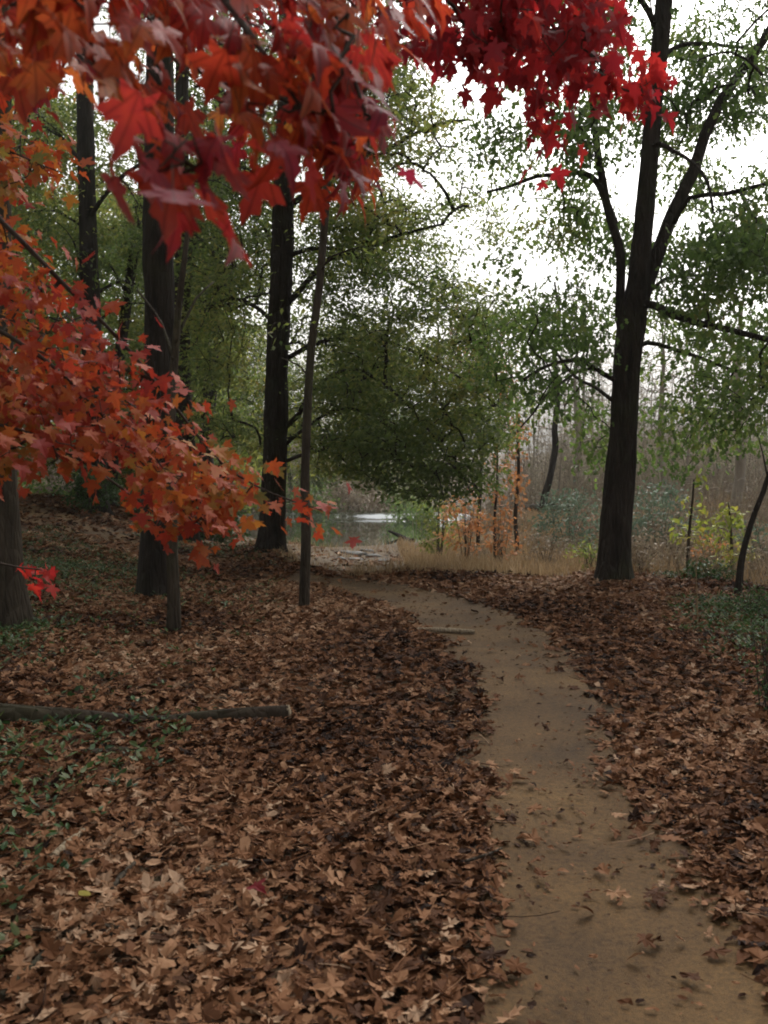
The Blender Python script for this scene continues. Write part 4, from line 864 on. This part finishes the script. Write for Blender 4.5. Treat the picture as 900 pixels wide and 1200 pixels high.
def litter():
    mb = MB(); TM = [T_oak(.4, .25), T_oak(.9, -.25), T_oak(-.5, .45), T_maple(.5, .25), T_ovate]
    def put(n, x0, x1, y0, y1, size, big=False):
        x, y = scatter(n, x0, x1, y0, y1); pd = path_d(x, y) + .13 * (n2(x, y, 1.7, 6.) - .5) * 2 + .09 * (n2(x, y, 5.1, 2.) - .5) * 2
        pr = np.where(pd > .05, 1, np.where(pd > -.2, ss((pd + .2) / .26) ** 3 * .4 + .012, .012))
        pr = np.where((pd < .05) & (x < -1.5) & (y > 14), .6, pr)
        s = y - edge_y(x); pr = pr * (1 - ss((s + .3) / 1.3) * ss((x + 8) / 3) * np.where(x < 1.5, .62, .97)) * np.where(s > 2, np.maximum(ss((-x - 3) / 3), .3 * (x < .8)), 1)
        gp = n2(x, y, .45, 4.); pr = pr * np.where(x < -1.5, 1 - .45 * ss((gp - .5) / .15), 1)
        k = (rs.rand(len(x)) < pr) & (np.abs(x) < y * .52 + 1.2) if not big else (rs.rand(len(x)) < pr)
        x, y, pd = x[k], y[k], pd[k]; n = len(x)
        if not n: return
        on = pd < 0
        z = H(x, y) + np.where(on, .0, rs.uniform(.0, .038, n) * np.clip(pd * 4, .1, 1)) + .012
        a = rs.rand(n) * 6.283; d = np.stack([np.cos(a), np.sin(a), rs.normal(0, .3, n)], -1)
        nn = np.stack([rs.normal(0, .33, n), rs.normal(0, .33, n), np.ones(n)], -1)
        base = .5 * n2(x, y, .9, 8.) + .5 * rs.rand(n); r = np.clip(.5 + (base - .5) * 1.25 + rs.normal(0, .16, n) - np.where((x < -1.2) & (y < 8), .05, 0), 0, 1)  # near left leaves toned darker, shade put into their colour
        sz = size * rs.uniform(.45, 1.4, n); which = rs.choice(5, n, p=[.25, .2, .17, .12, .26])
        for i, T in enumerate(TM):
            m = which == i; leaves(mb, np.stack([x, y, z], -1)[m] - d[m] * (sz[m] * .5)[:, None], d[m], nn[m], sz[m], T, 0, r[m], warp=.035)
    put(50000, -4.2, 4.2, 2.0, 6, .082); put(56000, -7, 7.5, 6, 12, .092); put(32000, -8, 9.5, 12, 18, .11); put(20000, -15, 4, 18, 32, .17); put(5000, -5, 5, -5, 2, .12, True)
    x, y = scatter(2600, -5, 6, 2, 13); k = (path_d(x, y) > -.1) & (np.abs(x) < y * .52 + 1); x, y = x[k], y[k]; n = len(x); a = rs.rand(n) * 6.283; ln = rs.uniform(.04, .22, n)
    S_ = np.stack([x, y, H(x, y) + .05], -1); E_ = S_ + np.stack([np.cos(a) * ln, np.sin(a) * ln, rs.normal(0, .012, n)], -1); many_tubes(mb, S_, (S_ + E_) / 2 + rs.normal(0, .012, (n, 3)), E_, rs.uniform(.0015, .004, n), .0012, 0, 4, 3)
    # crumbs of leaf and twig trodden into the dirt
    x, y = scatter(230000, -3, 5, 1.8, 16); pd = path_d(x, y); k = (pd < .12) & (rs.rand(len(x)) < .10 + .75 * ss((pd + .22) / .3) + .25 * ss((n2(x, y, 2.2, 3.) - .5) / .2)) & (np.abs(x) < y * .52 + 1); x, y = x[k], y[k]; n = len(x)
    a = rs.rand(n) * 6.283; leaves(mb, np.stack([x, y, H(x, y) - .012 + .018 * rs.rand(n)], -1), np.stack([np.cos(a), np.sin(a), rs.normal(0, .15, n)], -1), np.stack([rs.normal(0, .3, n), rs.normal(0, .3, n), np.ones(n)], -1),
        .005 + .045 * rs.rand(n) ** 5, T_ovate, 0, np.clip(rs.rand(n) * .75, 0, 1), warp=.05)
    tag(mb.build('leaf_litter', M_litter), 'thick layer of curled brown oak leaves on the forest floor', kind='stuff')
litter()

# ------------------------------------------------------------------ fallen wood
def log(name, label, pts, rad, m, sides=12, cat='log', broken=None, rough=.16, seed=0, group=None):
    b = np.array(pts[0]); t = empty(name, b, label, cat, group); p, r = resample(pts, rad, max(np.linalg.norm(b - np.array(pts[-1])) / 24, .02))
    mb = MB(); add_tube(mb, p, r, sides, rough=rough, seed=seed); mb.build('bark', m, t, b)
    if broken:
        e = p[-1]; dr = unit(p[-1] - p[-2]); mb = MB(); add_tube(mb, np.array([e - dr * .01, e + dr * broken * .5, e + dr * broken]), [r[-1] * .93, r[-1] * .85, r[-1] * .4], 9, rough=.25, seed=3); mb.build('broken_end', M_wood, t, b)
    return t
def on_ground(px, up): return [G(*p) + np.array([0, 0, u]) for p, u in zip(px, up)]
log('fallen_log', 'dark mossy log half sunk in the leaves, sawn end facing the trail', on_ground([(-120, 838), (-20, 846), (90, 852), (180, 850), (260, 848), (338, 846)], [.0, .0, .012, -.02, .02, .045]), [.13, .12, .1, .08, .075, .065], M_log, 14, broken=.02)
log('fallen_log', 'shorter rotten log lying below the long mossy one', on_ground([(95, 890), (140, 888), (195, 884)], [.0, .005, .0]), [.06, .06, .04], M_log, 10, seed=4)
log('fallen_log', 'grey fallen trunk lying flat across the plain by the crooked tree', [G(586, 604) + (0, 0, .3), G(625, 604) + (0, 0, .33), G(664, 605) + (0, 0, .36)], [.12, .15, .17], M_bark_grey, 10)
log('trail_log', 'pale bare root set across the dirt trail', on_ground([(484, 740), (520, 741), (556, 742)], [.015, .02, .012]), [.026, .03, .022], M_wood, 8, cat='root')
log('dead_branch', 'dead branch poking out of the creek water', [np.array([1.2, 39.5, -1.15]), P(478, 634, 41), P(468, 628, 41.5), P(455, 622, 42)], [.16, .13, .09, .04], M_bark_dark, 7, cat='branch')
for lab, px, r in (('forked grey stick at the bottom corner of the leaf floor', [(0, 1185), (45, 1140), (75, 1105), (120, 1100), (190, 1112)], .011),
                   ('pale broken chunk of wood among dark leaves', [(62, 1018), (78, 1003), (98, 985)], .02),
                   ('short grey stick lying diagonally in the leaves', [(130, 1058), (142, 1040), (158, 1024)], .013),
                   ('light brown stick lying flat amid the leaves', [(228, 1034), (252, 1030), (282, 1022)], .012),
                   ('dark twig sticking onto the trail from the litter', [(545, 1022), (570, 1014), (588, 1006)], .007),
                   ('thin long twig lying on the leaves', [(0, 1108), (60, 1106), (110, 1112), (170, 1104)], .007)):
    log('stick', lab, on_ground(px, [.045] * len(px)), [r] * (len(px) - 1) + [r * .6], M_wood if 'pale' in lab or 'light' in lab else M_bark_grey, 7, cat='stick')
# bent straw stalk
q0 = G(818, 735); st = empty('grass_stalk', q0, 'single pale straw stalk standing up from the litter by the weeds', 'grass stalk'); mb = MB()
add_tube(mb, resample([q0, P(817, 700, q0[1]), P(816, 665, q0[1]), P(821, 640, q0[1])], [.006, .005, .004, .002], .05)[0], resample([q0, P(817, 700, q0[1]), P(816, 665, q0[1]), P(821, 640, q0[1])], [.006, .005, .004, .002], .05)[1], 5); mb.build('stem', M_straw, st, q0)
# odd coloured leaves on the litter
def fallen(px, py, m, size, lab, T, r=.5):
    q = G(px, py) + np.array([0, 0, .07]); mb = MB(); leaves(mb, np.array([[0, 0, 0.]]), np.array([[.6, -.6, .1]]), np.array([[.1, -.3, 1.]]), size, T, 0, np.array([r])); o = mb.build('fallen_leaf', m); o.location = q; tag(o, lab, 'leaf')
fallen(93, 1066, M_yellow, .09, 'small round yellow leaf lying among brown ones', T_ovate, .7)
fallen(293, 1058, M_red, .1, 'magenta red maple leaf lying on the brown litter', T_maple(), .2)
fallen(772, 998, M_litter, .12, 'reddish brown leaf alone on the dirt near the trail edge', T_oak(), .55)
fallen(715, 970, M_litter, .1, 'pale tan leaf flat in the middle of the dirt trail', T_oak(), .9)
# creek stones
for i, (px, py, s) in enumerate(((405, 648, .22), (420, 650, .3), (436, 653, .25), (415, 656, .2), (450, 658, .22), (398, 655, .16), (430, 646, .2))):
    g = G(px, py); st_ = np.random.RandomState(i + 70); mb = MB(); th = np.linspace(0, math.pi, 8); ph = np.arange(12) / 12 * 2 * math.pi
    V = np.stack([np.sin(th)[:, None] * np.cos(ph), np.sin(th)[:, None] * np.sin(ph), np.repeat(np.cos(th)[:, None], 12, 1)], -1).reshape(-1, 3)
    V = V * (1 + .35 * (n3(V + i * 5, 1.6)[:, None] - .5) * 2) * np.array([s * st_.uniform(1, 1.7), s, s * .4]); i0 = np.arange(7)[:, None] * 12; j = np.arange(12)[None]; j2 = (j + 1) % 12
    mb.add(V, np.stack([i0 + j, i0 + 12 + j, i0 + 12 + j2, i0 + j2], -1).reshape(-1, 4)); o = mb.build('river_stone', M_rock); o.location = g; tag(o, 'flat grey stone on the near edge of the creek', 'stone', 'flat stones along the creek edge')

# ------------------------------------------------------------------ the red maple whose boughs hang before the camera
def maple():
    b = np.array([-3.4, 2.6, float(H(-3.4, 2.6))])
    t = tree_obj('red_maple', b, 'maple with scarlet and orange leaves whose boughs hang over the trail from above')
    tp, _ = resample([b - (0, 0, .15), b + (0.05, .1, 1.5), b + (0, .1, 3.2), b + (.15, .2, 5.5), b + (.2, .1, 8.)], [.2, .17, .15, .11, .04], .15)
    mb = MB(); add_tube(mb, tp, resample([b] * 5 + [], [.2, .17, .15, .11, .04], .15)[1] if False else np.interp(np.linspace(0, 1, len(tp)), [0, .2, .4, .7, 1], [.2, .17, .15, .11, .04]), 16, rough=.08, flare=.4); mb.build('trunk', M_bark_grey, t, b)
    def bough(z, spec, w_, att, kw, m, r0=.0022, cap=.012):
        s = np.array([b[0] + .05, b[1] + .1, z]); pts = [s] + [P(px, py, d) for px, py, d in spec]
        q, o = limb_part(t, pts, np.linspace(w_[0], w_[1], len(pts)), M_bark_thin, b, 8, .08, .012)
        mb = MB(); grow(mb, [q[len(q) // 4:]], att, r0, cap, kw, arch=.05); mb.build('foliage', [M_bark_thin, m], o, b)
    TMn, bias = T_maple(.5, .2), (.45, -.05, -.55)
    TMn = (TMn[0] * np.array([.82, 1, 1]), TMn[1])
    near = dict(n=5, spread=.04, flat=1, droop=.4, rd=.3, rn=.5, size=.086, tmpl=T_maple_full(.35, .22, .35, 4), reach=.3, cs=5, bias=bias, nb=(.85, -.1, .35), veins=True, stalk=True)
    # near boughs, one to two metres ahead
    bough(3.1, [(-250, -330, 1.9), (-60, -120, 1.6), (60, 20, 1.4), (150, 110, 1.3), (215, 190, 1.25)], (.014, .003),
          np.concatenate([zone([(-40, -60), (180, -60), (215, 110), (215, 170), (170, 160), (100, 90), (0, 60), (-40, 60)], 24, 1.15, 1.9), zone([(185, 150), (225, 190), (235, 230), (215, 220)], 4, 1.15, 1.3)]), near, M_redvein)
    bough(3.3, [(-100, -420, 2.), (120, -200, 1.8), (240, -40, 1.6), (310, 60, 1.5), (350, 120, 1.4)], (.014, .003),
          zone([(170, -60), (420, -60), (400, 120), (370, 170), (310, 160), (250, 120), (200, 40)], 28, 1.3, 2.1), dict(near, size=.088), M_redvein)
    bough(3.4, [(0, -480, 2.3), (240, -240, 2.1), (380, -60, 1.9), (410, 60, 1.8), (430, 130, 1.75)], (.014, .003),
          np.concatenate([zone([(330, -60), (520, -60), (480, 60), (430, 110), (440, 180), (380, 170), (350, 80)], 28, 1.7, 2.4), zone([(340, 160), (430, 150), (455, 225), (430, 235), (390, 215)], 12, 1.7, 2.2)]), dict(near, size=.083), M_redvein)
    bough(3.3, [(-200, -420, 2.7), (40, -160, 2.8), (160, 20, 2.8), (260, 120, 2.8)], (.014, .003),
          zone([(-40, -60), (420, -60), (400, 150), (250, 160), (100, 120), (-40, 130)], 52, 2.4, 3.4), dict(near, size=.078, tone=.05), M_redvein)
    # scarlet spray over the middle
    mid = dict(n=8, spread=.06, flat=1, droop=.6, rd=.45, rn=.6, size=.082, tmpl=TMn, reach=.35, cs=1.6, bias=(.1, 0, -.5), nb=(.2, 0, .3))
    bough(3.7, [(120, -500, 3.2), (400, -260, 3.3), (560, -100, 3.4), (640, 20, 3.4), (700, 90, 3.4), (755, 115, 3.4)], (.02, .003),
          np.concatenate([zone([(570, -60), (715, -60), (710, 50), (690, 115), (665, 130), (640, 135), (600, 80)], 56, 3., 3.8), zone([(700, 80), (775, 90), (775, 110), (720, 120)], 8, 3.3, 3.6), zone([(625, 120), (665, 120), (645, 170), (632, 175)], 4, 3.3, 3.6)]), mid, M_red)
    bough(3.6, [(60, -520, 2.8), (300, -300, 2.9), (450, -120, 3.), (530, 10, 3.), (560, 60, 3.)], (.017, .003),
          zone([(430, -60), (640, -60), (620, 75), (560, 75), (500, 55), (440, 30)], 50, 2.6, 3.4), mid, M_red)
    # lower left, orange red, sweeping down to the right
    low = dict(n=8, spread=.085, flat=.7, droop=.35, rd=.42, rn=.6, size=.066, tmpl=T_maple(.3, .1), reach=.5, cs=1.8, bias=(.3, 0, -.28), tone=.06, nb=(.3, 0, .2))
    bough(2.6, [(-120, 150, 3.4), (0, 260, 3.5), (70, 330, 3.6), (140, 400, 3.7), (200, 470, 3.8), (260, 540, 3.9), (320, 575, 3.9), (390, 600, 3.9)], (.013, .002),
          np.concatenate([zone([(-40, 250), (20, 270), (80, 350), (150, 430), (215, 495), (240, 545), (160, 500), (60, 430), (-40, 360)], 62, 3.3, 4.3), zone([(220, 500), (265, 555), (295, 580), (285, 598), (230, 590)], 17, 3.7, 4.2), zone([(330, 585), (395, 596), (395, 604), (335, 604)], 3, 3.8, 4.)]), low, M_redorange)
    bough(2.2, [(-160, 330, 3.3), (-20, 380, 3.4), (60, 430, 3.5), (130, 500, 3.7), (190, 570, 3.8), (240, 625, 3.8)], (.013, .002),
          np.concatenate([zone([(-40, 400), (50, 420), (160, 490), (235, 570), (262, 625), (235, 630), (190, 585), (120, 510), (-40, 490)], 92, 3.2, 4.2), zone([(205, 570), (262, 600), (270, 640), (225, 630)], 12, 3.6, 4.)]), low, M_redorange)
    bough(2.0, [(-200, 460, 3.2), (-40, 490, 3.3), (40, 510, 3.4), (100, 530, 3.5)], (.011, .002),
          zone([(-40, 440), (120, 470), (110, 540), (60, 555), (-40, 560)], 30, 3., 3.8), dict(low, n=6), M_redorange)
    bough(2.9, [(-200, 40, 3.6), (-60, 130, 3.8), (20, 180, 4.), (80, 205, 4.1)], (.011, .002),
          zone([(-40, 130), (60, 150), (85, 190), (60, 215), (-40, 240)], 26, 3.6, 4.4), dict(low, n=7, tone=.22), M_redorange)
    bough(1.5, [(-200, 640, 4.6), (-60, 650, 4.8), (20, 665, 5.), (55, 668, 5.)], (.014, .003),
          zone([(22, 655), (66, 652), (60, 668), (40, 690), (28, 688)], 5, 4.9, 5.2), dict(low, n=4, spread=.03, size=.08), M_red)
    bough(2.3, [(-160, 440, 3.9), (60, 520, 4.2), (140, 570, 4.3), (180, 600, 4.3)], (.014, .003),
          zone([(155, 580), (185, 575), (185, 620), (160, 625)], 5, 4.2, 4.4), dict(low, n=4, spread=.03, tone=.35), M_redorange)
maple()
def haze():
    m, t, o = mat('thin damp air'); v = t.nodes.new('ShaderNodeVolumePrincipled'); v.inputs['Color'].default_value = (1, .98, .95, 1); v.inputs['Density'].default_value = .00045; v.inputs['Anisotropy'].default_value = .2
    t.links.new(v.outputs[0], o.inputs['Volume'])
    x0, x1, y0, y1, z0, z1 = -1600, 1600, -700, 1600, -4, 40
    V = [(x, y, z) for z in (z0, z1) for x, y in ((x0, y0), (x1, y0), (x1, y1), (x0, y1))]
    mb = MB(); mb.add(V, [(3, 2, 1, 0), (4, 5, 6, 7), (0, 1, 5, 4), (1, 2, 6, 5), (2, 3, 7, 6), (3, 0, 4, 7)], smooth=False); tag(mb.build('haze', m), 'thin pale damp air over the creek and far woods', kind='stuff')
haze()
print('objects', len(bpy.data.objects), 'polys', sum(len(m.polygons) for m in bpy.data.meshes))
